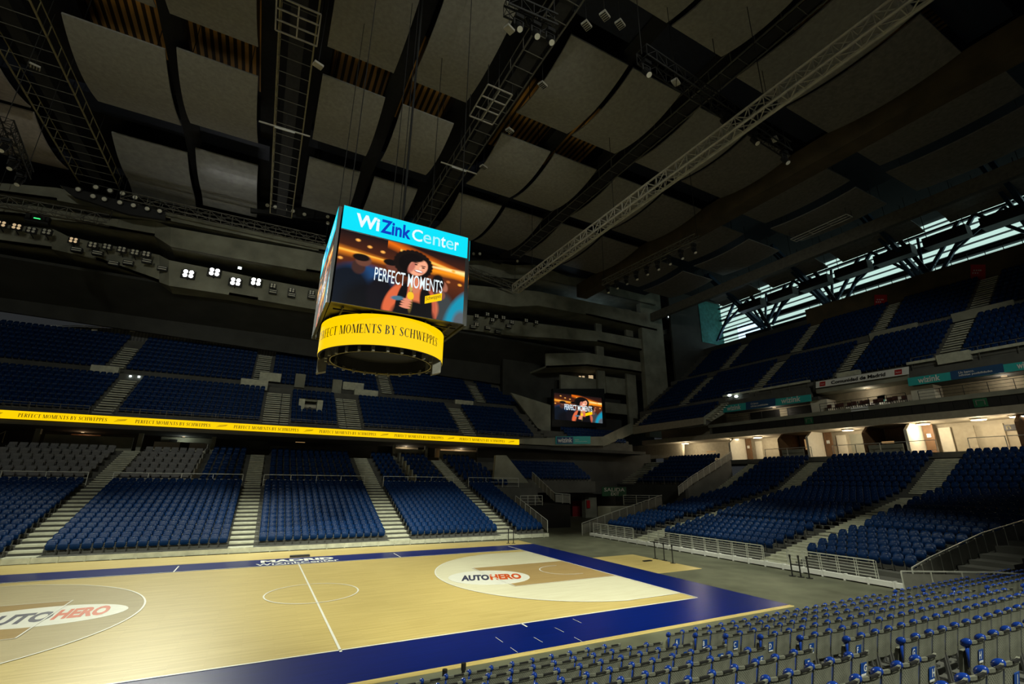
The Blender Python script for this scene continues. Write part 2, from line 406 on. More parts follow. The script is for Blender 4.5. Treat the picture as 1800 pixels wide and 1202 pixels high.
for sgn in (1, -1):
    line(arc_poly(sgn), 0.06)
    line([(8.2*sgn, -2.45), (8.2*sgn, 2.45)], 0.05, Z3+0.012); line([(8.2*sgn, 2.45), (14*sgn, 2.45)], 0.04); line([(8.2*sgn, -2.45), (14*sgn, -2.45)], 0.04)
    hx = sgn*(14-1.575)
    line([(hx-sgn*1.25*math.cos(math.pi*(k/24-0.5)), 1.25*math.sin(math.pi*(k/24-0.5))) for k in range(25)], 0.05)
    line([(hx, 1.25), (hx+sgn*0.4, 1.25)], 0.05); line([(hx, -1.25), (hx+sgn*0.4, -1.25)], 0.05)
    line([(5.7*sgn, 7.5), (5.7*sgn, 9.3)], 0.06); line([(5.7*sgn, -7.5), (5.7*sgn, -7.9)], 0.06)
for a, b in (((1007, 1088), (1022, 1095)), ((975, 1103), (991, 1111)), ((938, 1120), (954, 1129)), ((871, 1120), (884, 1129)), ((897, 1138), (910, 1147)), ((1009, 1120), (1024, 1128))):
    line([P(*a, 2, 0.02)[:2], P(*b, 2, 0.02)[:2]], 0.014)
ln.build('court_lines', MT['white'], court)
# logos
def ell_poly(cx, cy, ax_, bx, rx, ry, n=56):
    return [(cx+ax_[0]*rx*math.cos(t)+bx[0]*ry*math.sin(t), cy+ax_[1]*rx*math.cos(t)+bx[1]*ry*math.sin(t)) for t in [2*math.pi*k/n for k in range(n)]]
sheet(ell_poly(8.02, -0.12, (0.973, -0.23), (0.23, 0.973), 2.0, 1.72), Z3, 'logo_oval', MT['logowhite'])
sheet(ell_poly(-8.35, 0.2, (1, 0.0), (-0.1, 1), 2.25, 1.42), Z3, 'logo_oval', MT['logowhite'])
for (o, r_, u_, sh) in (((6.42, -0.45), (1.32, -0.33), (0.5, 1.25), 0), ((-9.98, -0.72), (1.90, 0.13), (-0.08, 1.44), 0)):
    R1 = (r_[0], r_[1], 0); U1 = (u_[0], u_[1], 0)
    if o[0] > 0: r2 = (1.53, -0.37, 0); o2 = (o[0]+r_[0]*1.03, o[1]+r_[1]*1.03, Z4)
    else: r2 = (1.42, 0.09, 0); o2 = (-8.02, -0.53, Z4)
    mb = MB(); text(mb, 'AUTO', (o[0], o[1], Z4), R1, U1, 0.05); mb.build('logo_lettering', MT['logonavy'], court)
    mb = MB(); text(mb, 'HERO', o2, r2, U1, 0.05); mb.build('logo_lettering', MT['logored'], court)
mb = MB(); text(mb, 'MADRID', (-1.85, 8.72, Z2), (3.85, -0.2, 0), (0.0, 0.85, 0), 0.05); mb.build('border_lettering', MT['white'], court)
mb = MB(); text(mb, 'WiZinkCenter', (-2.1, 7.78, Z2), (4.3, 0.0, 0), (0.0, 0.66, 0), 0.02); mb.build('border_lettering', MT['white'], court)
tag(MB().box(16.45, 19.75, -2.78, 2.75, -0.012, 0.008).build('wooden_floor_section', MT['wood']), 'square of maple boards laid on concrete behind the blue baseline', 'floor panel')

# ================================================================== TERRACES
def place(axis, d, s, z):
    """stand coordinates (d away from court, s along it) to the place"""
    return {'far': (s, d, z), 'end': (d, s, z), 'near': (s, -d, z)}[axis]
def stepped(mb, prof, end, s0, s1, axis, zbase=0.0, dz=0.0):
    poly = [(prof[0][0], zbase)]
    for i, (d, z) in enumerate(prof):
        poly.append((d, z+dz)); nd = prof[i+1][0] if i+1 < len(prof) else end
        poly.append((nd, z+dz))
    poly.append((end, zbase if not callable(zbase) else zbase(end)))
    off = {'far': (s1-s0, 0, 0), 'end': (0, s1-s0, 0), 'near': (s1-s0, 0, 0)}[axis]
    return mb.prism([place(axis, d, s0, z) for d, z in poly], off)
def slope_under(mb, prof, end, s0, s1, axis, t=0.5):
    """terrace with a sloping underside, for tiers that hang over what is below"""
    poly = [(prof[0][0], prof[0][1]-t)]
    for i, (d, z) in enumerate(prof):
        poly.append((d, z)); nd = prof[i+1][0] if i+1 < len(prof) else end
        poly.append((nd, z))
    poly.append((end, prof[-1][1]-t))
    off = {'far': (s1-s0, 0, 0), 'end': (0, s1-s0, 0), 'near': (s1-s0, 0, 0)}[axis]
    return mb.prism([place(axis, d, s0, z) for d, z in poly], off)
def aisle(prof, end, s0, s1, axis, sub=2, m='step', label=None, lift=0.02):
    """flight of steps: sub treads for each row"""
    mb = MB()
    for i, (d, z) in enumerate(prof):
        nd = prof[i+1][0] if i+1 < len(prof) else end
        nz = prof[i+1][1] if i+1 < len(prof) else z
        for k in range(sub):
            a = d+(nd-d)*k/sub; b = d+(nd-d)*(k+1)/sub; zz = z+(nz-z)*k/sub+lift
            p = place(axis, a-0.03, s0, 0); q = place(axis, b-0.07, s1, 0)
            mb.box(min(p[0], q[0]), max(p[0], q[0]), min(p[1], q[1]), max(p[1], q[1]), zz-0.11, zz)
    return struct(mb.build('aisle_steps', MT[m]), label, 'stairs')

FLO = [(13.35+0.73*i, 0.32+0.235*i) for i in range(15)]; FLO_E = 24.3
FFX = [(24.3+1.36*j, 3.85+0.49*j) for j in range(7)]; FFX_E = 34.6
FUP = [(31.0+0.82*i, 10.0+0.56*i) for i in range(8)]; FUP_E = 37.6
FUU = [(39.6+0.82*i, 15.5+0.66*i) for i in range(8)]; FUU_E = 46.6
# end stand: three groups of five rows with a deeper step between groups, then the fixed rows
ELO = [(24.0, 0.28)]; d, z = 25.0, 0.50
for g in range(3):
    for i in range(5):
        ELO.append((d, z)); d += 1.10; z += 0.205
    d += 0.55; z += 0.10
ELO_E = d; EFX = [(d+0.98*j, z+0.12+0.455*j) for j in range(7)]; EFX_E = 50.6
# rows of the upper tier over the end stand
EUP = [(52.6+0.99*i, 15.9+0.70*i) for i in range(8)]; EUP_E = 60.6
EUU = [(62.2+0.93*i, 22.4+0.74*i) for i in range(8)]; EUU_E = 70.2
ELW = [(48.6+0.95*i, 12.7+0.64*i) for i in range(5)]; ELW_E = 53.2
CROW = [(28.0+0.85*i, 4.6+0.42*i) for i in range(5)]; CU1 = [(31.0+0.8*i, 9.9+0.5*i) for i in range(4)]; CB = [(41.5+1.0*i, 4.3+0.5*i) for i in range(7)]
NST = [(12.6+0.85*i, 0.10+0.20*i) for i in range(11)]; NST_E = 22.0

mb = MB(); stepped(mb, FLO, FLO_E, -26, 19.9, 'far'); struct(mb.build('lower_terrace', MT['terrace']), 'telescopic stand platform along the far sideline', 'terrace')
mb = MB(); stepped(mb, FFX, FFX_E, -30, 25.5, 'far'); struct(mb.build('lower_terrace', MT['terrace']), 'fixed concrete terrace under the yellow ribbon', 'terrace')
mb = MB(); slope_under(mb, FUP, FUP_E, -48, 31.0, 'far', 1.0); struct(mb.build('upper_terrace', MT['terrace']), 'upper terrace above the yellow ribbon', 'terrace')
mb = MB(); mb.box(-48, 34, 37.6, 39.6, 13.4, 14.1); mb.box(-48, 34, 39.3, 39.6, 14.1, 15.5); slope_under(mb, FUU, FUU_E, -48, 34.0, 'far', 1.2)
struct(mb.build('upper_terrace', MT['terrace']), 'topmost terrace along the far sideline', 'terrace')
mb = MB(); stepped(mb, ELO, ELO_E, -13.0, 12.6, 'end'); struct(mb.build('lower_terrace', MT['terrace']), 'telescopic stand platform behind the right-hand baseline', 'terrace')
mb = MB(); stepped(mb, EFX, EFX_E, -26, 14.6, 'end'); struct(mb.build('lower_terrace', MT['terrace']), 'fixed rows at the top of the end stand', 'terrace')
mb = MB(); slope_under(mb, EUP, EUP_E, -30, 36, 'end', 1.2); struct(mb.build('upper_terrace', MT['terrace']), 'upper terrace above the end stand', 'terrace')
mb = MB(); mb.box(60.6, 62.2, -30, 36, 21.2, 21.5); slope_under(mb, EUU, EUU_E, -30, 36, 'end', 1.2); struct(mb.build('upper_terrace', MT['terrace']), 'topmost terrace below the daylit window band', 'terrace')
mb = MB(); slope_under(mb, ELW, ELW_E, 19.5, 33, 'end', 0.9); struct(mb.build('upper_terrace', MT['terrace']), 'lower wedge of the upper terrace in the corner', 'terrace')
mb = MB(); stepped(mb, NST, NST_E, -6, 34, 'near'); struct(mb.build('near_terrace', MT['terrace']), 'low tiered platform under the grey perforated chairs', 'terrace')
# white fascia boards along the foot of the two telescopic stands
mb = MB(); mb.box(-26, 19.9, 13.2, 13.34, 0.03, 0.30)
for k in range(40): mb.box(-25.5+1.15*k, -25.42+1.15*k, 13.17, 13.35, 0.0, 0.30)
struct(mb.build('trim_1', MT['step']), 'pale board along the foot of the far stand', 'trim')
mb = MB(); mb.box(23.72, 23.98, -10.6, 12.6, 0.05, 0.26)
for k in range(22): mb.box(23.68, 23.98, -10.2+1.05*k, -10.12+1.05*k, 0.0, 0.30)
struct(mb.build('trim_2', MT['whitevinyl']), 'white board along the foot of the end stand', 'trim')

# aisles
AF = [(-14.0, -12.6), (-3.7, -2.3), (6.4, 8.0), (15.4, 16.9)]
for (a, b), wh in zip(AF, ('leftmost of the far lower stand', 'left of the block behind the MADRID lettering', 'right of the block behind the MADRID lettering', 'rightmost of the far lower stand')):
    aisle(FLO, FLO_E, a, b, 'far', 1, label='pale stepped aisle, '+wh); aisle(FFX, FFX_E, a+0.08, b-0.08, 'far', 3, label='upper flight of pale aisle, '+wh)
for (a, b), wh in zip([(-16.5, -15.1), (-3.1, -1.62), (-1.5, -0.7), (4.35, 5.1), (5.2, 6.7), (18.9, 20.6)], ('above the grey box seats', 'wide, left of the tunnel block', 'narrow, left of the tunnel block', 'narrow, right of the tunnel block', 'wide, right of the tunnel block', 'near the end of the ribbon')):
    aisle(FUP, FUP_E, a, b, 'far', 2, label='upper tier aisle steps, '+wh)
for a, b, n in ((-18.5, -17.2, 6), (-4.9, -3.3, 8), (10.5, 11.8, 8), (24.5, 25.8, 6)):
    aisle(FUU[:n], FUU[n-1][0]+0.82, a, b, 'far', 2, label='topmost tier aisle steps meeting the far wall near x %d' % int(a+50) if False else 'topmost far tier aisle steps, %s from the left' % {-18.5: 'first', -4.9: 'second', 10.5: 'third', 24.5: 'fourth'}[a])
for (a, b), wh in zip([(-5.2, -3.4), (5.6, 7.4)], ('beside the sloping mesh railing block', 'between the two silver barriers')):
    aisle(ELO, ELO_E, a, b, 'end', 2, label='end stand aisle steps, '+wh); aisle(EFX, EFX_E, a, b, 'end', 3, label='upper flight of end stand aisle, '+wh)
aisle([(x, z) for x, z in EFX if x > 40], EFX_E, 13.2, 14.6, 'end', 3, label='end stand aisle steps beside the corner block')
for (a, b), wh in zip([(4.0, 5.2), (-5.5, -4.0), (14.2, 15.6), (26.0, 27.4)], ('above the white sponsor board', 'widest, above the turquoise ribbon', 'above the small lamps', 'in the far corner')):
    aisle(EUP, EUP_E, a, b, 'end', 2, label='upper end tier aisle steps, '+wh)
    aisle(EUU, EUU_E, a-0.5, b-0.5, 'end', 2, label='topmost end tier aisle steps, '+wh)
aisle(ELW, ELW_E, 18.4, 19.6, 'end', 2, label='short slanted steps beside the corner wedge'); aisle(ELW, ELW_E, 33, 34.4, 'end', 2, label='short steps at the corner end of the wedge')
aisle(NST, NST_E, 5.85, 6.85, 'near', 1, m='terrace', label='grey aisle between lettered chairs'); aisle(NST, NST_E, 16.9, 17.75, 'near', 1, m='terrace', label='second grey aisle between lettered chairs')

# ================================================================== SEATS
def seat_master():
    t = thing('stadium_chair', '', 'seat')
    MB().shell(0.455, 0.40, 0.83, 0.13, 0.06, 0.03, 0.14, 0.045, 0.26, 8).tube((-0.14, 0.262, 0.825), (0.14, 0.262, 0.825), 0.024, 8).build('backrest', MT['seatblue'], t, smooth=True)
    MB().box(-0.022, 0.022, 0.218, 0.232, 0.745, 0.770).build('number_plate', MT['seatplate'], t)
    MB().shell(0.43, 0.26, 0.69, 0.12, 0.09, 0.06, 0.10, 0.04, -0.16, 8).build('seat', MT['seatblue'], t, smooth=True)
    for sx in (-0.25, 0.25):
        mb = MB(); mb.box(sx-0.014, sx+0.014, 0.06, 0.16, 0, 0.52); mb.box(sx-0.014, sx+0.014, 0.0, 0.22, 0.50, 0.53); mb.bar((sx, 0.12, 0.51), (sx*0.80, 0.17, 0.51), 0.03)
        mb.build('bracket', MT['seatbracket'], t)
    return t
LOW = MB(); LOW.shell(0.455, 0.40, 0.83, 0.13, 0.06, 0.03, 0.14, 0.045, 0.26, 4); LOW.shell(0.43, 0.26, 0.69, 0.12, 0.09, 0.06, 0.10, 0.04, -0.16, 4)
for sx in (-0.25,): LOW.m = 0; LOW.tube((-0.14, 0.262, 0.825), (0.14, 0.262, 0.825), 0.024, 5); LOW.m = 1; LOW.box(-0.022, 0.022, 0.218, 0.232, 0.745, 0.770); LOW.m = 2; LOW.box(sx-0.014, sx+0.014, 0.06, 0.16, 0, 0.50)
SEATS = []   # x, y, z, rz, label or None
def row_seats(axis, d, z, s0, s1, pitch, meta=None, inset=0.0):
    n = int((s1-s0+0.08)/pitch)
    off = (s1-s0-n*pitch)/2
    rz = {'far': 0.0, 'end': -math.pi/2, 'near': math.pi}[axis]
    for k in range(n):
        p = place(axis, d, s0+off+pitch*(k+0.5), z)
        SEATS.append((p, rz, meta, k, n))
FB = [(-23.5, -14.0, 'far block at the picture edge', 0), (-12.6, -3.7, 'far block left of MADRID', 0), (-2.3, 6.4, 'far block behind MADRID', 0), (8.0, 15.4, 'far block behind corner posts', 0), (16.9, 19.8, 'narrow far block by stair', 0)]
for i, (d, z) in enumerate(FLO):
    for a, b, nm, _ in FB:
        row_seats('far', d+0.42, z, a+0.1, b-0.1, 0.515, ('far', i, nm))
for j, (d, z) in enumerate(FFX):
    for a, b in ((-7.3, -3.8), (-2.2, 6.3), (8.1, 11.2), (11.6, 15.3), (17.0, 22.5-0.25*j)):
        row_seats('far', d+0.75, z, a+0.1, b-0.1, 0.60)
for i, (d, z) in enumerate(FUP):
    for a, b in ((-44, -16.6), (-15.0, -3.2), (-0.6, 0.6), (2.6, 4.3), (6.8, 18.8), (20.7, 29.5)) if 2 < i < 6 else ((-44, -16.6), (-15.0, -3.2), (-0.6, 4.3), (6.8, 18.8), (20.7, 29.5)):
        row_seats('far', d+0.45, z, a+0.1, b-0.1, 0.52)
for i, (d, z) in enumerate(FUU):
    for a, b in ((-44+1.6*i, -18.6), (-17.1, -5.0), (-3.2, 10.4), (11.9, 24.4), (25.9, 33.5-0.9*i)):
        if b > a: row_seats('far', d+0.45, z, a+0.1, b-0.1, 0.52)
EB = [(-10.6, -5.2, 'end block by mesh railing', 0), (-3.4, 5.6, 'end block behind long barrier', 0), (7.4, 12.4, 'end block beside the exit', 0)]
for i, (d, z) in enumerate(ELO):
    if i == 0: continue
    for a, b, nm, _ in EB:
        if nm.endswith('railing') and i > 4: a = -11.2-0.28*(i-5)
        row_seats('end', d+0.45, z, a+0.1, b-0.1, 0.515, ('end', i-1, nm))
for j, (d, z) in enumerate(EFX):
    for a, b in ((-24, -5.3), (-3.3, 5.5), (7.5, 13.1)):
        row_seats('end', d+0.5, z, a+0.1, b-0.1, 0.53)
for (PR, gap) in ((EUP, 0), (EUU, -0.5)):
    for i, (d, z) in enumerate(PR):
        for a, b in ((-28, -5.6), (-3.9, 3.9), (5.3, 14.1), (15.7, 25.9), (27.5, 34.5)):
            row_seats('end', d+0.5, z, a+gap+0.1, b+gap-0.1, 0.53)
for d, z in CROW: row_seats('far', d+0.45, z, 25.0, 36.2, 0.53)
for d, z in CU1: row_seats('far', d+0.42, z, 35.0, 45.5, 0.53)
for d, z in CB: row_seats('end', d+0.5, z, 17.4, 26.3, 0.53)
for i, (d, z) in enumerate(ELW): row_seats('end', d+0.45, z, 19.8, 32.8, 0.53)
def vis(p):
    u, v, zz = proj((p[0], p[1], p[2]+0.5)); return zz > 1 and -15 < u < 1815 and -15 < v < 1217
cand = [(proj(s[0])[2], i) for i, s in enumerate(SEATS) if s[2] and vis(s[0])]
cand.sort(); chosen = set(i for _, i in cand[:300])
sm = seat_master(); used = False
RW = ['front', 'second', 'third', 'fourth', 'fifth', 'sixth', 'seventh', 'eighth', 'ninth', 'tenth', 'eleventh', 'twelfth', 'thirteenth', 'fourteenth', 'fifteenth']
for i in sorted(chosen):
    p, rz, (ax_, ri, nm), k, n = SEATS[i]
    kk = k+1 if ax_ == 'far' else n-k
    lab = 'blue tip-up seat, %s row, %s from left, %s' % (RW[ri], ordw(kk), nm)
    g = 'blue tip-up seats of the far and end stands'
    if not used: sm.location = p; sm.rotation_euler = (0, 0, rz); sm['label'] = lab; sm['group'] = g; used = True
    else: dup(sm, p, rz, lab, g)
# all the smaller-looking ones as one mass
bv = np.array(LOW.v); bf = LOW.f; nb = len(bv)
rest = [s for i, s in enumerate(SEATS) if i not in chosen]
allv = []; 
for (p, rz, *_r) in rest:
    c, s_ = math.cos(rz), math.sin(rz)
    q = np.empty_like(bv); q[:, 0] = bv[:, 0]*c-bv[:, 1]*s_+p[0]; q[:, 1] = bv[:, 0]*s_+bv[:, 1]*c+p[1]; q[:, 2] = bv[:, 2]+p[2]
    allv.append(q)
allv = np.concatenate(allv)
lens = np.array([len(f) for f in bf]); flat = np.concatenate([np.array(f) for f in bf]); N = len(rest)
me = bpy.data.meshes.new('distant_seats'); me.vertices.add(len(allv)); me.vertices.foreach_set('co', allv.ravel())
loops = (flat[None, :]+(np.arange(N)*nb)[:, None]).ravel(); me.loops.add(len(loops)); me.loops.foreach_set('vertex_index', loops)
tot = np.tile(lens, N); st = np.concatenate([[0], np.cumsum(tot)[:-1]])
me.polygons.add(len(tot)); me.polygons.foreach_set('loop_start', st); me.polygons.foreach_set('loop_total', tot)
me.update(calc_edges=True)
for k in ('seatblue', 'seatplate', 'seatbracket'): me.materials.append(MT[k])
me.polygons.foreach_set('material_index', np.tile(np.array(LOW.mi), N))
o = bpy.data.objects.new('distant_seats', me); COL.objects.link(o)
tag(o, 'mass of smaller-looking blue tip-up seats filling the higher rows and tiers', 'seats', None, 'stuff')

# grey upholstered box seats
def box_seat():
    t = thing('lounge_chair', '', 'seat')
    MB().shell(0.53, 0.42, 0.95, 0.05, 0.04, 0.11, 0.20, 0.02, 0.15, 6).build('backrest', MT['vipgrey'], t, smooth=False)
    MB().shell(0.50, 0.30, 0.72, 0.05, 0.05, 0.12, 0.02, 0.01, 0.12, 6).build('seat', MT['vipgrey'], t)
    mb = MB(); mb.box(-0.34, -0.28, 0.05, 0.22, 0, 0.60); mb.box(-0.345, -0.275, -0.10, 0.22, 0.58, 0.63); mb.build('arm', MT['seatbracket'], t)
    return t
bs = box_seat(); used = False
for bn, (a, b) in (('left of the leftmost aisle', (-21.6, -14.2)), ('right of the leftmost aisle', (-12.3, -7.6))):
    for j, (d, z) in enumerate(FFX[:6]):
        n = int((b-a)/0.655)
        for k in range(n):
            p = (a+0.33+0.655*k, d+0.72, z)
            if not vis(p): continue
            lab = 'grey padded box seat, %s row up, %s seat along, %s' % (ordw(j+1), ordw(k+1), bn)
            g = 'grey box seats under the yellow ribbon'
            if not used: bs.location = p; bs['label'] = lab; bs['group'] = g; used = True
            else: dup(bs, p, 0, lab, g)

# grey perforated chairs on the near side (they face the court, backs to the camera)
def grey_chair():
    t = thing('perforated_chair', '', 'chair')
    MB().shell(0.425, 0.40, 0.84, 0.05, 0.03, 0.022, 0.10, 0.03, 0.20, 8).build('backrest', MT['chairgrey'], t, smooth=False)
    mb = MB(); mb.shell(0.43, 0.815, 0.855, 0.018, 0.018, 0.034, 0.183, 0.03, 0.2, 8); bk = mb.build('top_rail', MT['chairgreyplain'], t)
    MB().box(-0.10, 0.10, 0.196, 0.229, 0.838, 0.8585).build('grip_slot', MT['slot'], bk)
    MB().shell(0.41, 0.30, 0.70, 0.06, 0.05, 0.05, -0.04, 0.02, 0.16, 8).build('seat', MT['chairgreyplain'], t)
    for sx in (-0.20, 0.20):
        mb = MB(); mb.bar((sx, 0.10, 0.0), (sx, 0.08, 0.46), 0.035, 0.05); mb.bar((sx, -0.14, 0.018), (sx, 0.20, 0.018), 0.04, 0.035); mb.build('leg', MT['seatbracket'], t)
    rot = Matrix.Rotation(R(35), 3, 'X')
    mb = MB(); mb.ell((0.24, 0.13, 0.825), 0.048, 0.085, 0.052, 12, 8, rot); mb.tube((0.24, 0.13, 0.79), (0.24, 0.10, 0.50), 0.028, 8, 0.010)
    mb.build('armrest', MT['armblue'], t, smooth=True)
    return t
gc = grey_chair(); used = False
def sticker(root, letter, side):
    mb = MB(); mb.box(-0.075, 0.075, 0.002, 0.008, -0.075, 0.075)
    s = mb.build('row_sticker', MT['stickerblue'], root); s.rotation_euler = (-0.197, 0, 0); s.location = (0, 0.176, 0.65)
    asp = min(text_aspect(letter, 0.03), 0.95)
    m2 = MB(); text(m2, letter, (0.072 if side > 0 else 0.0, 0.0105, -0.05), (-0.088*asp, 0, 0), (0, 0, 0.105), 0.03)
    m2.build('sticker_letter', MT['stickerwhite'], s)
    m3 = MB(); m3.box(-0.068, 0.06, 0.002, 0.009, -0.105, -0.08); m3.build('sticker_band', MT['stickerwhite'], s)
LET = 'ABCDEFGHIJK'
def chair_row(r, xs, sec, first_letter, last_letter):
    global used
    y = -12.78-0.85*r; z = 0.10+0.20*r
    for k, x in enumerate(xs):
        p = (x, y, z)
        u, v, zz = proj((x, y, z+0.9))
        if not (-40 < u < 1840 and v < 1240 and zz > 1): continue
        lab = 'grey perforated chair, row %s, %s from the %s' % (LET[r], ordw(k+1), sec)
        g = 'grey perforated chairs of the near stand'
        if not used: root = gc; gc.location = p; gc.rotation_euler = (0, 0, math.pi); gc['label'] = lab; gc['group'] = g; used = True
        else: root = dup(gc, p, math.pi, lab, g, skip=('row_sticker',))
        if k == 0 and first_letter: sticker(root, LET[r], first_letter)
PT = 0.478
for r in range(11):
    xa = 5.58 if r > 0 else 5.10
    chair_row(r, [xa-PT*k for k in range(22)], 'nearer lettered aisle toward midcourt', -1, 0)
for r in range(11):
    chair_row(r, [7.10+PT*k for k in range(21)], 'nearer lettered aisle toward the end stand', 1, 0)
for r in range(11):
    chair_row(r, [18.1+PT*k for k in range(26)], 'second lettered aisle', 1, 0)
# ================================================================== RAILS, BARRIERS, POSTS
def rail(name, label, pts, h=0.95, nbars=0, step=1.2, m='steel', infill=None, r=0.025, group=None, post_h=None, double=False):
    """railing along a line of base points; parts: top_rail, posts, bars, infill"""
    t = thing(name, label, 'railing', pts[0], 0, group); o = np.array(pts[0])
    L = [np.array(p)-o for p in pts]; up = np.array([0, 0, h])
    mb = MB()
    for a, b in zip(L, L[1:]): mb.bar(a+up, b+up, 2*r)
    mb.build('top_rail', MT[m], t)
    for a, b in zip(L, L[1:]):
        ln_ = np.linalg.norm(b-a); n = max(1, int(round(ln_/step)))
        for k in range(n+1):
            if k == n and b is not L[-1]: continue
            c = a+(b-a)*k/n
            mb = MB(); dd = (b-a)/ln_
            if double:
                for s_ in (-0.05, 0.05): mb.bar(c+dd*s_, c+dd*s_+up, 0.03)
            else: mb.bar(c, c+up, 2*r)
            mb.build('post', MT[m], t)
    if nbars:
        mb = MB()
        for a, b in zip(L, L[1:]):
            for k in range(nbars): z_ = np.array([0, 0, h*(0.12+0.88*k/nbars)]); mb.bar(a+z_, b+z_, 0.028)
        mb.build('bars', MT[m], t)
    if infill:
        mb = MB()
        for a, b in zip(L, L[1:]):
            lo = np.array([0, 0, 0.08]); hi = np.array([0, 0, h-0.10]); nrm = np.cross(b-a, [0, 0, 1.0]); nrm = nrm/np.linalg.norm(nrm)*0.012
            mb.prism([a+lo, b+lo, b+hi, a+hi], nrm)
        mb.build('mesh_panel', MT[infill], t)
    return t
rail('barrier', 'long silver barrier in front of the middle end block', [(24.02, 5.7, 0.28), (24.02, -3.6, 0.28)], 0.78, 5, 1.0, double=True)
rail('barrier', 'silver barrier in front of the end block beside the exit', [(24.02, 12.4, 0.28), (24.02, 7.35, 0.28)], 0.78, 5, 1.0, double=True)
rail('barrier', 'shorter silver barrier in front of the end block nearest the grey chairs', [(24.02, -5.1, 0.28), (24.02, -9.4, 0.28)], 0.78, 5, 0.95, double=True)
rail('stair_rail', 'mesh filled railing sloping up beside the exit and end stand', [(23.2, 12.95, 0.02), (26.6, 12.95, 0.85), (33.0, 12.95, 2.35)], 1.0, 0, 0.95, infill='mesh')
rail('stair_rail', 'mesh filled railing sloping up beyond the grey chairs', [(23.4, -11.15, 0.05), (25.2, -11.15, 0.35), (30.4, -11.5, 1.25), (36.5, -12.6, 2.2)], 1.0, 0, 0.95, infill='mesh')
rail('landing_rail', 'level mesh railing behind the farthest grey chairs', [(22.3, -11.2, 0.05), (24.2, -13.6, 0.25), (26.2, -16.2, 0.25)], 0.95, 1, 1.05, infill='mesh')
rail('landing_rail', 'level railing above the tunnel under the green exit sign', [(29.6, 14.7, 2.35), (33.0, 12.95, 2.35)], 0.95, 4, 1.2, infill=None)
RX = [(-23.5, -14.0, 'in front of the grey box seats before the first aisle'), (-12.5, -3.8, 'in front of grey box seats right of first aisle'), (-2.2, 6.3, 'above the block behind the MADRID lettering'), (8.1, 15.3, 'above the block behind the court-corner posts'), (17.0, 23.0, 'at the exit end of the far stand')]
for a, b, wh in RX: rail('walkway_rail', 'thin steel rail '+wh, [(a, 24.28, 3.88), (b, 24.28, 3.88)], 0.95, 2, 2.2, r=0.022)
for a, b, wh in ((-36, -16.6, 'left of the first upper aisle'), (-15.0, -3.2, 'right of the first upper aisle'), (-0.6, 4.3, 'in front of the tunnel block'), (6.8, 18.8, 'right of the tunnel block'), (20.7, 30, 'at the ribbon end')):
    rail('balcony_rail', 'thin rail above the yellow ribbon, '+wh, [(a, 30.5, 9.7), (b, 30.5, 9.7)], 0.75, 3, 2.0, r=0.018, m='dimtruss')
rail('stair_rail', 'steel stair rail at the far stand corner by the exit', [(19.95, 13.5, 0.35), (19.95, 19.3, 2.2)], 0.95, 0, 1.0, infill='mesh')
rail('landing_rail', 'steel rail round the raised landing by the exit', [(20.5, 19.3, 2.2), (23.2, 19.6, 2.2)], 0.95, 3, 1.0)
rail('stair_rail', 'steel rail down to the landing at the far corner', [(25.5, 25.5, 4.6), (25.0, 20.0, 2.4)], 0.95, 0, 1.0, infill='mesh')
rail('landing_rail', 'short mesh rail on the landing over the dark tunnel box', [(25.0, 20.0, 2.4), (26.6, 19.6, 2.3)], 0.95, 0, 0.8, infill='mesh')
rail('stair_rail', 'steel stair rail at the left edge, low in far stand', [(-16.6, 15.5, 0.9), (-19.5, 20.0, 2.6)], 0.95, 2, 1.4)
rail('stair_rail', 'ochre topped stair rail at the left edge, high in far stand', [(-22.3, 25.0, 4.2), (-22.3, 33.0, 7.2)], 0.95, 0, 2.4, m='ochre')
for y0, y1, wh in ((-5.5, -24, 'nearest the camera'), (5.4, -3.3, 'between the two aisles'), (13.0, 7.6, 'beside the corner block')):
    rail('concourse_rail', 'pale rail at the top of the end stand '+wh, [(50.3, y0, 7.45), (50.3, y1, 7.45)], 1.0, 1, 2.4)
for y0, y1, wh in ((19, 7.9, 'behind the left turquoise ribbon'), (-2.2, -22, 'behind the right turquoise ribbon')):
    rail('balcony_rail', 'thin rail of the upper end tier '+wh, [(52.4, y0, 15.0), (52.4, y1, 15.0)], 1.5, 3, 2.4, m='dimtruss', r=0.02)
for y0, y1, wh in ((18.5, 8.5, 'under the left turquoise ribbon'), (6.5, -1.5, 'before the brown terrace chairs'), (-2.5, -22, 'under the right turquoise ribbon')):
    rail('terrace_rail', 'thin rail of the guest terrace '+wh, [(51.4, y0, 12.1), (51.4, y1, 12.1)], 1.0, 3, 1.6, m='darksteel', r=0.02)

def stanchion(label, loc):
    t = thing('queue_post', label, 'post', loc)
    MB().tube((0, 0, 0), (0, 0, 0.03), 0.16, 20).build('base', MT['blackplastic'], t)
    MB().tube((0, 0, 0.03), (0, 0, 0.92), 0.035, 12).build('pole', MT['blackplastic'], t)
    mb = MB(); mb.tube((0, 0, 0.90), (0, 0, 1.02), 0.05, 12); mb.build('belt_head', MT['blackplastic'], t)
    return t
for (u, v), l in {(893.5, 955): 'black post at the far court corner, left one of two', (902.5, 955): 'black post at the far court corner, right one of two', (1152, 982): 'black post by the maple square, nearest the corner exit', (1168, 985): 'black post by the maple square, middle of three', (1183, 990): 'black post by the maple square, nearest the shorter barrier',
                  (1393, 1012): 'black post before the shorter barrier, left of three', (1408, 1014): 'black post before the shorter barrier, middle of three', (1423, 1016): 'black post before the shorter barrier, right of three'}.items():
    q = P(u, v, 2, 0); stanchion(l, (q[0], q[1], -0.012))
a = stanchion('black queue post before the grey chairs, left end of the belt', (*P(782, 1177, 2, 1.0)[:2], -0.012))
b = stanchion('black queue post with turquoise sleeve before the grey chairs', (*P(815, 1166, 2, 1.0)[:2], -0.012))
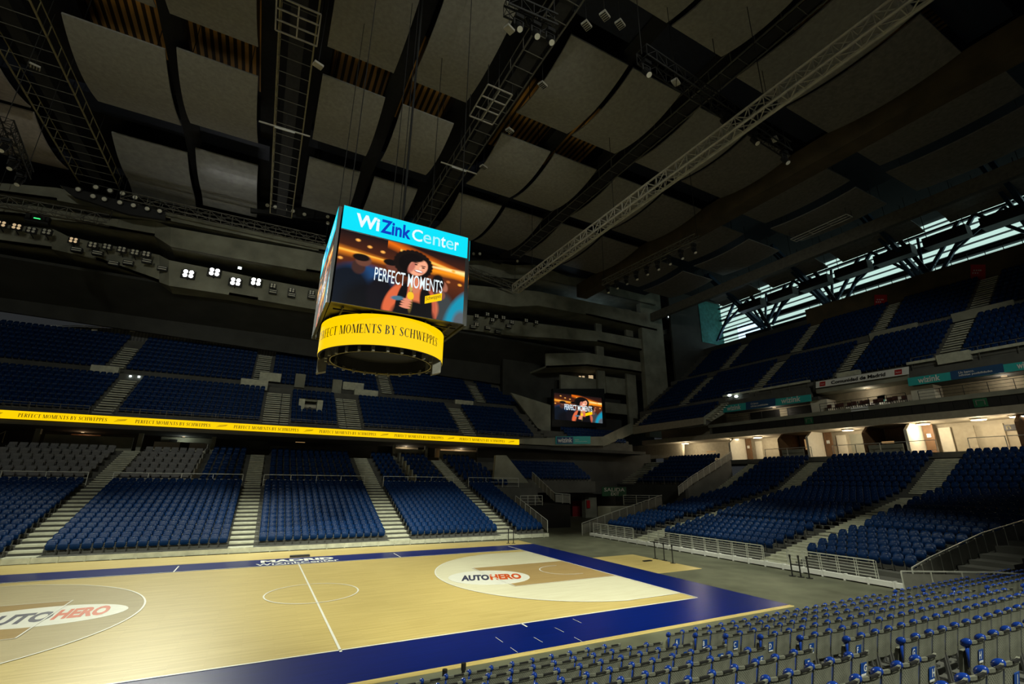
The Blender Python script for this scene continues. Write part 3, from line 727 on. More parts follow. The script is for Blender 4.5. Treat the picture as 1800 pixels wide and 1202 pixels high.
MB().tube((0, 0, 0.66), (0, 0, 0.80), 0.045, 12).build('sleeve', MT['cyanpaint'], b)
mb = MB(); pa = np.array(a.location)+[0, 0, 0.955]; pb = np.array(b.location)+[0, 0, 0.985]; d_ = (pb-pa)
mb.prism([(0, 0, -0.03), d_+[0, 0, -0.03], d_+[0, 0, 0.03], (0, 0, 0.03)], (0.006, -0.012, 0))
mb.build('belt', MT['blackplastic'], a)
tag(MB().box(-0.55, 0.55, -0.16, 0.16, 0, 0.10).build('cable_cover', MT['blackplastic'], loc=(0.25, 10.25, 0.010)), 'low black box lying behind the MADRID lettering', 'box')
tag(MB().box(-0.3, 0.3, -0.1, 0.1, 0, 0.05).build('floor_box', MT['blackplastic'], loc=(18.7, 0.3, 0.008)), 'flat black box lying on the maple square', 'box')

# ================================================================== SCOREBOARD
SX0, SX1, SY0, SY1, SZ0, SZ1, SZ2 = -0.93, 5.40, -2.0, 4.62, 12.08, 15.72, 16.95
SCX, SCY = (SX0+SX1)/2, 1.40
def draw_ad(W, H):
    """the advertisement on the video screens, as a grid of colours (rows from the top)"""
    yy, xx = np.mgrid[0:H, 0:W]; X = (xx+0.5)/W; Y = (yy+0.5)/H
    im = np.zeros((H, W, 3)); im[:] = s2l(22, 16, 18)
    def mixin(mask, col): im[:] = im*(1-mask[..., None])+np.array(s2l(*col))*mask[..., None]
    def soft(d, w_): return np.clip(0.5-d/w_, 0, 1)
    def blob(cx, cy, rx, ry, col, soft_=0.25, rot=0.0):
        dx, dy = X-cx, (Y-cy); c, s_ = math.cos(rot), math.sin(rot)
        q = np.sqrt(((dx*c+dy*s_)/rx)**2+((-dx*s_+dy*c)/ry)**2)-1; mixin(soft(q, soft_), col)
    def beam(x0, y0, x1, y1, w0, w1, col, pw=1.0):
        t = np.clip((X-x0)/(x1-x0), 0, 1); yc = y0+(y1-y0)*t; ww = w0+(w1-w0)*t
        mixin(np.clip(1-np.abs(Y-yc)/ww, 0, 1)**pw*((X > min(x0, x1)) & (X < max(x0, x1))), col)
    mixin(np.clip(1-np.abs(Y-0.42)/0.42, 0, 1)*0.55, (120, 55, 22))
    beam(0.0, 0.28, 0.5, 0.34, 0.09, 0.05, (230, 130, 30), 1.2); beam(0.0, 0.27, 0.40, 0.31, 0.025, 0.015, (255, 190, 70))
    beam(0.35, 0.02, 1.0, 0.30, 0.10, 0.10, (225, 105, 15), 1.0); beam(0.55, 0.30, 1.0, 0.28, 0.07, 0.09, (255, 150, 25), 1.0)
    beam(0.45, 0.10, 1.0, 0.27, 0.03, 0.03, (255, 205, 90)); beam(0.7, 0.24, 1.0, 0.24, 0.02, 0.045, (255, 235, 160))
    for cx, cy, c in ((0.13, 0.10, 0), (0.22, 0.16, 0), (0.32, 0.19, 0), (0.02, 0.40, 0), (0.76, 0.40, 1), (0.80, 0.40, 2), (0.86, 0.42, 2), (0.96, 0.43, 3), (0.90, 0.24, 3), (0.62, 0.22, 3), (0.83, 0.55, 2)):
        blob(cx, cy, 0.016, 0.018, [(255, 175, 80), (250, 190, 120), (190, 110, 60), (255, 170, 60)][c], 0.9)
    # figures of the audience, from the back forward
    blob(0.20, 0.62, 0.21, 0.20, (30, 66, 110), 0.35); blob(0.09, 0.85, 0.18, 0.40, (16, 22, 32), 0.4); blob(0.28, 0.95, 0.22, 0.30, (14, 15, 20), 0.4)
    blob(0.155, 0.47, 0.05, 0.10, (62, 40, 36), 0.3); blob(0.185, 0.37, 0.058, 0.082, (104, 64, 50), 0.25, 0.1); blob(0.165, 0.335, 0.062, 0.05, (20, 14, 14), 0.25)
    blob(0.40, 0.36, 0.048, 0.075, (108, 60, 46), 0.3); blob(0.385, 0.315, 0.055, 0.045, (18, 13, 14), 0.25); blob(0.33, 0.80, 0.10, 0.26, (20, 18, 24), 0.35)
    blob(0.815, 0.50, 0.04, 0.085, (160, 98, 76), 0.3, -0.2); blob(0.775, 0.46, 0.052, 0.12, (22, 16, 18), 0.3); blob(0.80, 0.95, 0.135, 0.36, (58, 62, 64), 0.25); blob(0.80, 0.64, 0.04, 0.07, (120, 76, 62), 0.3)
    blob(0.97, 0.86, 0.10, 0.34, (20, 140, 170), 0.4, 0.25); blob(0.99, 1.02, 0.08, 0.2, (84, 92, 100), 0.4)
    # woman in front
    blob(0.565, 0.27, 0.145, 0.19, (14, 10, 11), 0.14); 
    for k in range(26):
        t = 2*math.pi*k/26; blob(0.565+0.138*math.cos(t), 0.27+0.185*math.sin(t), 0.022, 0.03, (22, 15, 14), 0.5)
    blob(0.585, 0.86, 0.20, 0.30, (214, 112, 74), 0.14); blob(0.42, 0.82, 0.05, 0.22, (214, 100, 62), 0.3, 0.22); blob(0.735, 0.86, 0.036, 0.26, (190, 92, 66), 0.3, -0.06)
    blob(0.59, 0.57, 0.045, 0.12, (206, 120, 88), 0.3)
    blob(0.605, 0.30, 0.072, 0.130, (240, 165, 130), 0.14, 0.22); blob(0.553, 0.31, 0.024, 0.09, (190, 110, 92), 0.6, 0.2)
    for ex in (0.585, 0.645): blob(ex, 0.262+0.03*(ex-0.585)/0.06, 0.013, 0.010, (46, 22, 20), 0.5); blob(ex, 0.236+0.03*(ex-0.585)/0.06, 0.022, 0.007, (70, 36, 30), 0.6)
    blob(0.622, 0.31, 0.010, 0.020, (252, 190, 156), 0.6); blob(0.610, 0.358, 0.036, 0.022, (150, 44, 42), 0.4, 0.2); blob(0.610, 0.354, 0.030, 0.013, (252, 242, 238), 0.4, 0.2)
    blob(0.56, 0.185, 0.09, 0.05, (16, 11, 12), 0.3, -0.25)
    blob(0.49, 0.78, 0.035, 0.24, (16, 15, 18), 0.25, 0.12); blob(0.685, 0.80, 0.05, 0.24, (18, 16, 18), 0.25, -0.08); blob(0.59, 1.02, 0.17, 0.22, (16, 15, 18), 0.2)
    blob(0.56, 0.80, 0.020, 0.17, (96, 80, 40), 0.3); blob(0.56, 0.735, 0.026, 0.06, (240, 190, 40), 0.25); blob(0.56, 0.62, 0.012, 0.06, (190, 160, 90), 0.3)
    for k in range(4): blob(0.535-0.004*k, 0.80+0.035*k, 0.042, 0.018, (222, 140, 110), 0.3, 0.12)
    blob(0.46, 0.80, 0.05, 0.03, (70, 110, 130), 0.5, -0.3)
    im *= (1-0.55*np.clip((Y-0.72)/0.28, 0, 1))[..., None] if False else 1
    return im
AD = draw_ad(250, 150)
def ad_screen(name, org, right, up, parent, strength=1.25, W=250, H=150):
    """flat screen: a grid of lit cells in the colours of AD"""
    o = np.array(org, float); r_ = np.array(right, float); u_ = np.array(up, float)
    sy, sx = 150//H, 250//W
    A = AD[sy//2::sy, sx//2::sx][:H, :W]
    g = np.mgrid[0:H+1, 0:W+1]; fy = 1-g[0]/H; fx = g[1]/W
    vs = o+fx[..., None]*r_+fy[..., None]*u_
    idx = np.arange((H+1)*(W+1)).reshape(H+1, W+1)
    fs = np.stack([idx[1:, :-1], idx[1:, 1:], idx[:-1, 1:], idx[:-1, :-1]], -1).reshape(-1, 4)
    me = bpy.data.meshes.new(name); me.from_pydata(vs.reshape(-1, 3).tolist(), [], fs.tolist())
    ca = me.color_attributes.new('picture', 'FLOAT_COLOR', 'CORNER')
    cols = np.repeat(np.concatenate([A.reshape(-1, 3), np.ones((H*W, 1))], 1), 4, axis=0)
    ca.data.foreach_set('color', cols.ravel())
    me.materials.append(MT['picture']); me.update()
    ob = bpy.data.objects.new(name, me); COL.objects.link(ob); ob.parent = parent; return ob
m = bpy.data.materials.new('video_picture'); m.use_nodes = True; nt = m.node_tree; b = nt.nodes['Principled BSDF']
at = nt.nodes.new('ShaderNodeAttribute'); at.attribute_name = 'picture'
b.inputs['Base Color'].default_value = (0.01, 0.01, 0.01, 1); b.inputs['Specular IOR Level'].default_value = 0.05; b.inputs['Roughness'].default_value = 0.9; nt.links.new(at.outputs['Color'], b.inputs['Emission Color']); b.inputs['Emission Strength'].default_value = 1.15
MT['picture'] = m
sb = thing('scoreboard', 'four-sided hanging scoreboard with yellow LED ring over the court', 'scoreboard', (SCX, SCY, SZ0))
O = np.array([SCX, SCY, SZ0])
def rel(x, y, z): return (x-SCX, y-SCY, z-SZ0)
mb = MB(); mb.box(*(np.array([SX0, SX1])-SCX), *(np.array([SY0+0.15, SY1-0.15])-SCY), 0.05, SZ2-SZ0-0.05); mb.build('cabinet', MT['blackplastic'], sb)
sides = [((SX0, SY0), (1, 0), (SX1-SX0)), ((SX1+0.2, SY0+0.2), (0, 1), (SY1-SY0-0.2)), ((SX1, SY1+0.02), (-1, 0), SX1-SX0), ((SX0-0.2, SY1), (0, -1), (SY1-SY0-0.2))]
for (x, y), (dx, dy), L_ in sides:
    nx_, ny_ = dy, -dx
    r_ = np.array([dx*L_, dy*L_, 0])
    mb = MB(); p0 = np.array(rel(x, y, SZ0)); back = -np.array([nx_, ny_, 0])*0.14
    mb.prism([p0-[0, 0, 0.02], p0+r_-[0, 0, 0.02], p0+r_+[0, 0, SZ2-SZ0+0.02], p0+[0, 0, SZ2-SZ0+0.02]], back)
    cab = mb.build('screen_frame', MT['screenoff'], sb)
    f_ = np.array([nx_, ny_, 0])*0.012
    ad_screen('video_screen', p0+f_, r_*0.985, (0, 0, SZ1-SZ0-0.04), cab)
    mb = MB(); q = p0+f_; mb.quad(q+[0, 0, SZ1-SZ0+0.02], q+r_+[0, 0, SZ1-SZ0+0.02], q+r_+[0, 0, SZ2-SZ0], q+[0, 0, SZ2-SZ0])
    mb.build('header_screen', MT['cyanled'], cab)
    f2 = f_*2.0; e = r_/L_; zb = SZ1-SZ0+0.02
    def put(s, a0, a1, z0, z1, m_, bold, nm, par):
        mb = MB(); text(mb, s, p0+f2+r_*a0+[0, 0, zb+z0], r_*(a1-a0), (0, 0, z1-z0), bold); mb.build(nm, MT[m_], par)
    put('Wi', 0.095, 0.27, 0.28, 0.98, 'ledwhite', 0.035, 'header_lettering', cab); put('Zink', 0.28, 0.515, 0.26, 1.0, 'ledblue', 0.03, 'header_lettering', cab)
    put('C', 0.525, 0.61, 0.27, 0.93, 'ledwhite', 0.015, 'header_lettering', cab); put('en', 0.617, 0.76, 0.28, 0.78, 'ledpale', 0.006, 'header_lettering', cab)
    put('t', 0.765, 0.805, 0.28, 0.90, 'ledwhite', 0.02, 'header_lettering', cab); put('e', 0.81, 0.875, 0.28, 0.78, 'ledpale', 0.0, 'header_lettering', cab); put('r', 0.885, 0.92, 0.28, 0.78, 'ledwhite', 0.02, 'header_lettering', cab)
    H_ = SZ1-SZ0-0.04
    mb = MB(); text(mb, 'PERFECT MOMENTS', p0+f2+r_*0.27+[0, 0, H_*0.385], r_*0.53, (0, 0, H_*0.19), 0.004); mb.build('screen_lettering', MT['ledwhite'], cab)
    mb = MB(); a0 = p0+f2+r_*0.665+[0, 0, H_*0.19]; mb.quad(a0, a0+r_*0.135+[0, 0, H_*0.095], a0+r_*0.135+[0, 0, H_*0.205], a0+[0, 0, H_*0.11]); mb.build('screen_tag', MT['yellowled'], cab)
    mb = MB(); a0 = a0+f_*0.6+r_*0.008+[0, 0, H_*0.03]; text(mb, 'Schweppes', a0, r_*0.118+np.array([0, 0, H_*0.085]), (0, 0, H_*0.075), 0.0); mb.build('screen_lettering', MT['leddark'], cab)
# LED ring
RR, RZ0, RZ1 = 3.15, 10.48-SZ0, 12.0-SZ0
CXo, CYo = 2.2-SCX, 1.42-SCY
def ring(mb, r, z0, z1, n=96):
    vs = []
    for z in (z0, z1): vs += [(CXo+r*math.cos(2*math.pi*k/n), CYo+r*math.sin(2*math.pi*k/n), z) for k in range(n)]
    return mb.add(vs, [(k, (k+1) % n, n+(k+1) % n, n+k) for k in range(n)])
def annulus(mb, r0, r1, z, n=96):
    vs = [(CXo+r*math.cos(2*math.pi*k/n), CYo+r*math.sin(2*math.pi*k/n), z) for r in (r0, r1) for k in range(n)]
    return mb.add(vs, [(k, (k+1) % n, n+(k+1) % n, n+k) for k in range(n)])
rg = ring(MB(), RR, RZ0, RZ1).build('ring_screen', MT['yellowled'], sb, smooth=True)
mb = MB(); ring(mb, RR-0.12, RZ0, RZ1); annulus(mb, RR-0.12, RR-0.005, RZ0-0.002); annulus(mb, RR-0.12, RR-0.005, RZ1); annulus(mb, 0.0, RR-0.1, RZ0+0.45); mb.build('ring_housing', MT['blackplastic'], sb)
def serif_text(mb, s, x0, x1, h, warp):
    """high-contrast capitals with thick stems and thin bars, laid from x0 to x1 (height h); warp(x, y) places a point"""
    TH, TN = 0.17, 0.05
    def S(x, a=0.0, b=1.0): return [(x, a, x+TH, b)], 
    G = {}
    def rectp(x0_, y0_, x1_, y1_): return [(x0_, y0_), (x1_, y0_), (x1_, y1_), (x0_, y1_)]
    def stem(x, t=TH, a=0, b=1): return [rectp(x, a, x+t, b), rectp(x-0.06, 0 if a == 0 else a, x+t+0.06, TN), rectp(x-0.06, 1-TN, x+t+0.06, 1)]
    def diag(xa, ya, xb, yb, t): return [[(xa, ya), (xa+t, ya), (xb+t, yb), (xb, yb)]]
    def bowl(cx, cy, rx, ry, a0, a1, t0=TN, t1=TH, n=14):
        ps = []
        for k in range(n):
            q = []
            for kk in (k, k+1):
                a = a0+(a1-a0)*kk/n; t = t0+(t1-t0)*abs(math.cos(a))
                q.append((cx+rx*math.cos(a), cy+ry*math.sin(a), cx+(rx-t)*math.cos(a), cy+(ry-TN-(t-TN)*0.2)*math.sin(a)))
            ps.append([(q[0][0], q[0][1]), (q[1][0], q[1][1]), (q[1][2], q[1][3]), (q[0][2], q[0][3])])
        return ps
    pi = math.pi
    G['P'] = (0.62, stem(0.08)+bowl(0.25, 0.74, 0.36, 0.26, -pi/2, pi/2)+[rectp(0.2, 1-TN, 0.27, 1), rectp(0.2, 0.48, 0.27, 0.48+TN)])
    G['R'] = (0.74, G['P'][1]+diag(0.50, 0, 0.28, 0.5, TH))
    G['B'] = (0.68, stem(0.08)+bowl(0.25, 0.75, 0.32, 0.25, -pi/2, pi/2)+bowl(0.25, 0.26, 0.38, 0.26, -pi/2, pi/2))
    G['E'] = (0.62, stem(0.08)+[rectp(0.2, 1-TN, 0.58, 1), rectp(0.2, 0, 0.60, TN), rectp(0.2, 0.48, 0.46, 0.48+TN), rectp(0.55, 0.76, 0.58, 1), rectp(0.57, 0, 0.60, 0.26), rectp(0.44, 0.36, 0.47, 0.64)])
    G['F'] = (0.58, stem(0.08)+[rectp(0.2, 1-TN, 0.56, 1), rectp(0.2, 0.48, 0.44, 0.48+TN), rectp(0.53, 0.76, 0.56, 1), rectp(0.42, 0.36, 0.45, 0.64)])
    G['C'] = (0.76, bowl(0.42, 0.5, 0.38, 0.5, pi*0.28, pi*1.72)+[rectp(0.66, 0.68, 0.70, 1.0)])
    G['T'] = (0.68, stem(0.255)+[rectp(0.03, 1-TN, 0.65, 1), rectp(0.03, 0.74, 0.06, 1), rectp(0.62, 0.74, 0.65, 1)])
    G['O'] = (0.84, bowl(0.42, 0.5, 0.38, 0.5, 0, 2*pi, n=28))
    G['S'] = (0.60, bowl(0.30, 0.75, 0.24, 0.25, pi*0.15, pi*1.2, TN, 0.13)+diag(0.34, 0.30, 0.10, 0.72, 0.19)+bowl(0.30, 0.27, 0.26, 0.27, -pi*0.88, pi*0.25, TN, 0.13)+[rectp(0.49, 0.74, 0.53, 1.0), rectp(0.06, 0, 0.10, 0.27)])
    G['Y'] = (0.74, stem(0.30, TH, 0, 0.48)[:2]+diag(0.30, 0.45, 0.05, 1, TH)+diag(0.42, 0.45, 0.62, 1, TN)+[rectp(0, 1-TN, 0.28, 1), rectp(0.52, 1-TN, 0.74, 1)])
    G['M'] = (0.98, [rectp(0.10, 0, 0.10+TN, 1), rectp(0.02, 0, 0.24, TN), rectp(0.70, 0, 0.98, TN)]+stem(0.76)[:1]+diag(0.42, 0, 0.10, 1, TH)+diag(0.46, 0, 0.78, 1, TN)+[rectp(0.02, 1-TN, 0.2, 1), rectp(0.8, 1-TN, 0.98, 1)])
    G['N'] = (0.86, [rectp(0.10, 0, 0.10+TN, 1), rectp(0.02, 0, 0.24, TN), rectp(0.70, 0, 0.70+TN, 1), rectp(0.60, 1-TN, 0.84, 1)]+diag(0.60, 0, 0.08, 1, TH))
    G['H'] = (0.84, stem(0.08)+stem(0.58)+[rectp(0.2, 0.48, 0.62, 0.48+TN)])
    G['W'] = (1.12, diag(0.30, 0, 0.05, 1, TH)+diag(0.38, 0, 0.56, 1, TN)+diag(0.72, 0, 0.48, 1, TH)+diag(0.80, 0, 1.02, 1, TN)+[rectp(0, 1-TN, 0.28, 1), rectp(0.92, 1-TN, 1.12, 1)])
    tot_ = sum((G[c][0]+0.07) if c != ' ' else 0.36 for c in s); k = (x1-x0)/tot_; x = x0
    for c in s:
        if c == ' ': x += 0.36*k; continue
        for poly in G[c][1]:
            mb.add([warp(x+px*k, py*h) for px, py in poly], [tuple(range(len(poly)))])
        x += (G[c][0]+0.07)*k
mb = MB()
def wring(x, y):
    a = -math.pi/2-0.36+x/RR
    return (CXo+(RR+0.015)*math.cos(a), CYo+(RR+0.015)*math.sin(a), RZ0+0.56+y)
for k in range(2): serif_text(mb, 'PERFECT MOMENTS BY SCHWEPPES', -3.62+k*9.9, 3.62+k*9.9, 0.44, wring)
mb.build('ring_lettering', MT['leddark'], rg)
# lower works: inner drum, fins, light hoop
mb = MB(); ring(mb, 2.25, RZ0-0.12, RZ0+0.5); mb.build('speaker_drum', MT['blackplastic'], sb)
for k in range(26):
    a = 2*math.pi*k/26; c, s_ = math.cos(a), math.sin(a); mb = MB(); mb.bar((CXo+2.75*c, CYo+2.75*s_, RZ0-0.2), (CXo+2.75*c, CYo+2.75*s_, RZ0+0.4), 0.24, 0.12)
    mb.build('drum_fin', MT['dimtruss'], sb)
mb = MB()
for k in range(60):
    a, b_ = 2*math.pi*k/60, 2*math.pi*(k+1)/60
    mb.bar((CXo+2.55*math.cos(a), CYo+2.55*math.sin(a), RZ0-0.16), (CXo+2.55*math.cos(b_), CYo+2.55*math.sin(b_), RZ0-0.16), 0.035)
mb.build('hoop', MT['ochre'], sb)
for a in (2.75, 5.7):
    mb = MB(); mb.prism([(CXo+3.0*math.cos(a)-0.25, CYo+3.0*math.sin(a), RZ0-0.75), (CXo+3.0*math.cos(a)+0.2, CYo+3.0*math.sin(a), RZ0-0.6), (CXo+3.0*math.cos(a)+0.2, CYo+3.0*math.sin(a), RZ0+0.1), (CXo+3.0*math.cos(a)-0.25, CYo+3.0*math.sin(a), RZ0+0.1)], (0.05, 0.45, 0)); mb.build('hanging_speaker', MT['dimtruss'], sb)
mb = MB()
for x in (-2.6, -1.3, 0, 1.3, 2.6):
    mb.bar((x, -3.0, -0.05), (x, 3.0, -0.05), 0.07); mb.bar((-3.0, x, -0.06), (3.0, x, -0.06), 0.07)
mb.build('under_frame', MT['darksteel'], sb)
for bx in ((-0.8, 0.8, -0.6, 0.6, SZ2-SZ0-0.1, SZ2-SZ0+1.5), (-2.6, -1.6, -2.0, -1.0, SZ2-SZ0-0.1, SZ2-SZ0+0.8)): MB().box(*bx).build('hoist_box', MT['navysteel'], sb)
for x, y in ((-2.9, -2.9), (2.9, -2.9), (-2.9, 2.9), (2.9, 2.9), (0.2, 0.1), (-0.3, -0.1)): MB().tube((x, y, SZ2-SZ0), (x, y, 40.2-SZ0), 0.025, 6).build('suspension_cable', MT['darksteel'], sb)
mb = MB(); mb.tube((0.5, 0.5, SZ2-SZ0+1.4), (0.5, 0.5, 40.2-SZ0), 0.07, 8); mb.build('suspension_cable', MT['darksteel'], sb)

# ================================================================== RIBBON, SIGNS, SMALL SCREEN
lr = thing('led_ribbon', 'long yellow LED ribbon along the front of the far upper tier', 'led ribbon', (0, 29.85, 8.95))
MB().box(-48, 26.1, -0.02, 0.10, 0, 0.66).build('ribbon_screen', MT['yellowled'], lr)
MB().box(-48, 26.1, 0.10, 0.22, -0.02, 0.68).build('ribbon_housing', MT['darksteel'], lr)
mb = MB()
xs = [P(u, 745, 1, 29.83)[0] for u in (27, 187, 237, 371, 412, 527, 563, 663, 695, 781, 809, 888)]
spans = list(zip(xs[0::2], xs[1::2])); spans.insert(0, (xs[0]-8.6, xs[0]-2.3))
for a, b in spans:
    serif_text(mb, 'PERFECT MOMENTS BY SCHWEPPES', a, b, 0.30, lambda x, y: (x, -0.035, 0.17+y))
    c = b+0.9
    for k in range(3): mb.add([(c-0.45+0.1*k, -0.035, 0.20+0.09*k), (c+0.35+0.05*k, -0.035, 0.33+0.05*k), (c+0.38+0.05*k, -0.035, 0.36+0.05*k), (c-0.42+0.1*k, -0.035, 0.23+0.09*k)], [(0, 1, 2, 3)])
mb.build('ribbon_lettering', MT['leddark'], lr)

def sign(name, label, pts, ax, val, m, th=0.08, cat='sign'):
    """flat board through four points of the photograph (bl, br, tr, tl) on the plane ax = val"""
    q = [np.array(P(u, v, ax, val)) for u, v in pts]; o = q[0].copy(); q = [p-o for p in q]
    t = thing(name, label, cat, tuple(o)); off = [0, 0, 0]; off[ax] = th
    MB().prism(q, off).build('board', MT[m], t)
    return t, q
def sign_rect(t, q, a0, a1, b0, b1, m, name, lift=0.02, ax=0):
    o = q[0]; r_ = q[1]-q[0]; u_ = q[3]-q[0]; L = np.zeros(3); L[ax] = -lift
    mb = MB(); mb.quad(o+r_*a0+u_*b0+L, o+r_*a1+u_*b0+L, o+r_*a1+u_*b1+L, o+r_*a0+u_*b1+L); return mb.build(name, MT[m], t)
def sign_text(t, q, s, a0, a1, b0, b1, m, bold=0.02, lift=0.04, ax=0):
    o = q[0]; r_ = q[1]-q[0]; u_ = q[3]-q[0]; L = np.zeros(3); L[ax] = -lift
    mb = MB(); text(mb, s, o+r_*a0+u_*b0+L, r_*(a1-a0), u_*(b1-b0), bold); return mb.build('lettering', MT[m], t)
t, q = sign('sponsor_ribbon', 'turquoise and navy sponsor ribbon above the left guest terrace', [(1270, 725.5), (1426, 705), (1425, 693), (1270, 713)], 0, 51.9, 'cyanpaint')
sign_rect(t, q, 0.30, 0.64, 0, 1, 'navyvinyl', 'navy_field'); sign_text(t, q, 'wizink', 0.06, 0.24, 0.16, 0.86, 'whitevinyl'); sign_text(t, q, 'Un banco.', 0.36, 0.45, 0.55, 0.82, 'whitevinyl', 0); sign_text(t, q, 'infinitas posibilidades', 0.36, 0.56, 0.16, 0.46, 'whitevinyl', 0.01); sign_text(t, q, 'wizink', 0.70, 0.90, 0.16, 0.86, 'whitevinyl')
t, q = sign('sponsor_ribbon', 'turquoise and navy sponsor ribbon above the right guest terrace', [(1597, 678.5), (1830, 645.5), (1830, 631), (1595, 664.5)], 0, 51.9, 'cyanpaint')
sign_rect(t, q, 0.365, 0.76, 0, 1, 'navyvinyl', 'navy_field'); sign_text(t, q, 'wizink', 0.09, 0.28, 0.16, 0.88, 'whitevinyl'); sign_text(t, q, 'Un banco.', 0.43, 0.55, 0.56, 0.84, 'whitevinyl', 0.01); sign_text(t, q, 'infinitas posibilidades', 0.43, 0.68, 0.20, 0.50, 'whitevinyl', 0.015); sign_text(t, q, 'wizink', 0.85, 0.99, 0.16, 0.88, 'whitevinyl')
t, q = sign('sponsor_board', 'white board reading Comunidad de Madrid above the brown terrace chairs', [(1434, 682), (1597, 657.5), (1597, 644), (1434, 671)], 0, 51.7, 'whitevinyl')
sign_text(t, q, 'Comunidad de Madrid', 0.19, 0.78, 0.22, 0.76, 'blackvinyl', 0.03)
for a in (0.05, 0.87): sign_rect(t, q, a, a+0.07, 0.15, 0.85, 'redvinyl', 'red_square')
for a in (0.05, 0.87): sign_text(t, q, 'Madrid', a+0.012, a+0.058, 0.38, 0.58, 'whitevinyl', 0.0)
t, q = sign('sponsor_board', 'navy and teal sponsor board on the corner balcony under the small screen', [(977, 780.5), (1038, 780), (1038, 766.5), (977, 767)], 1, 29.8, 'cyanpaint')
sign_rect(t, q, 0.02, 0.49, 0.05, 0.95, 'navyvinyl', 'navy_field', ax=1); sign_text(t, q, 'wizink', 0.05, 0.46, 0.2, 0.85, 'whitevinyl', ax=1); sign_text(t, q, 'Un banco.', 0.54, 0.66, 0.5, 0.65, 'whitevinyl', 0, ax=1); sign_text(t, q, 'infinitas posibilidades', 0.54, 0.90, 0.26, 0.4, 'whitevinyl', 0, ax=1)
t, q = sign('sponsor_banner', 'white wall banner with split lettering behind the brown terrace chairs', [(1487, 738), (1612, 716), (1608, 681), (1487, 702)], 0, 54.3, 'whitevinyl')
sign_rect(t, q, 0.0, 1.0, 0.62, 1.0, 'beige', 'tan_band'); sign_text(t, q, 'WI', 0.13, 0.25, 0.55, 0.80, 'blackvinyl', 0.02); sign_text(t, q, 'zink', 0.28, 0.50, 0.30, 0.60, 'blackvinyl', 0.02); sign_rect(t, q, 0.47, 0.58, 0.55, 0.85, 'cyanpaint', 'teal_spot'); sign_text(t, q, 'Un banco,', 0.56, 0.74, 0.42, 0.52, 'blackvinyl', 0); sign_text(t, q, 'infinitas posibilidades', 0.56, 0.95, 0.28, 0.38, 'blackvinyl', 0.0)
t, q = sign('exit_sign', 'green exit sign lettered SALIDA over the corner tunnel', [(1059, 872), (1101, 872), (1101, 856), (1059, 856)], 1, 14.9, 'greenvinyl')
sign_text(t, q, 'SALIDA', 0.06, 0.92, 0.52, 0.92, 'whitevinyl', 0.01, ax=1); sign_text(t, q, 'EXIT', 0.34, 0.68, 0.08, 0.42, 'whitevinyl', 0.01, ax=1)
def stars(t, q, ax):
    o = q[0]; r_ = q[1]-q[0]; u_ = q[3]-q[0]; L = np.zeros(3); L[ax] = -0.04; mb = MB()
    for a, b in ((0.18, 0.42), (0.34, 0.42), (0.50, 0.42), (0.26, 0.60), (0.42, 0.60), (0.58, 0.60), (0.70, 0.60)):
        pts = []
        for k in range(10):
            rr = (0.075 if k % 2 == 0 else 0.032); tt = math.pi/2+math.pi*k/5; pts.append(o+r_*(a+rr*math.cos(tt))+u_*(b+rr*math.sin(tt))+L)
        mb.add(pts, [tuple(range(10))])
    mb.build('stars', MT['whitevinyl'], t)
for (u, v, s_, ax, val, lab) in ((1548, 529, 11, 0, 70.12, 'dark red flag board with white stars below the middle of the window band'), (1719, 478, 13, 0, 70.12, 'dark red flag board with white stars at the top of the widest end aisle'), (456, 602, 9, 1, 46.55, 'dim red flag board with stars on the far back wall')):
    t, q = sign('flag_board', lab, [(u-s_, v+s_), (u+s_, v+s_), (u+s_, v-s_), (u-s_, v-s_)], ax, val, 'redvinyl' if ax == 0 else 'darkredvinyl', cat='flag'); stars(t, q, ax)
t, q = sign('sponsor_board', 'dark board with faint lettering on the far back wall beside the scoreboard', [(524, 609), (566, 612), (566, 602), (524, 599)], 1, 46.5, 'blackvinyl'); sign_text(t, q, 'caser', 0.22, 0.62, 0.3, 0.75, 'steel', 0, ax=1)
sc = thing('corner_screen', 'small dark video screen in the far corner repeating the advertisement', 'video screen', (0, 0, 0))
q = [np.array(P(u, v, 1, 38.0)) for u, v in ((970, 750), (1066, 750), (1062, 683), (972, 683))]
o = q[0].copy(); sc.location = o; MB().prism([p-o for p in q], (0, 0.5, 0)).build('screen_housing', MT['blackplastic'], sc)
q2 = [np.array(P(u, v, 1, 37.97))-o for u, v in ((975, 737), (1059, 738), (1057, 690), (975, 690))]
w_ = q2[1][0]-q2[0][0]; h_ = q2[3][2]-q2[0][2]
ad_screen('video_screen', q2[0], (w_, 0, 0), (0, 0, h_), sc, W=125, H=75)
mb = MB(); text(mb, 'PERFECT MOMENTS', q2[0]+[w_*0.2, -0.03, h_*0.40], (w_*0.58, 0, 0), (0, 0, h_*0.21), 0.012); mb.build('screen_lettering', MT['ledwhite'], sc)
mb = MB(); a0 = q2[0]+[w_*0.63, -0.03, h_*0.22]; mb.quad(a0, a0+[w_*0.15, 0, h_*0.09], a0+[w_*0.15, 0, h_*0.2], a0+[0, 0, h_*0.11]); mb.build('screen_tag', MT['yellowled'], sc)
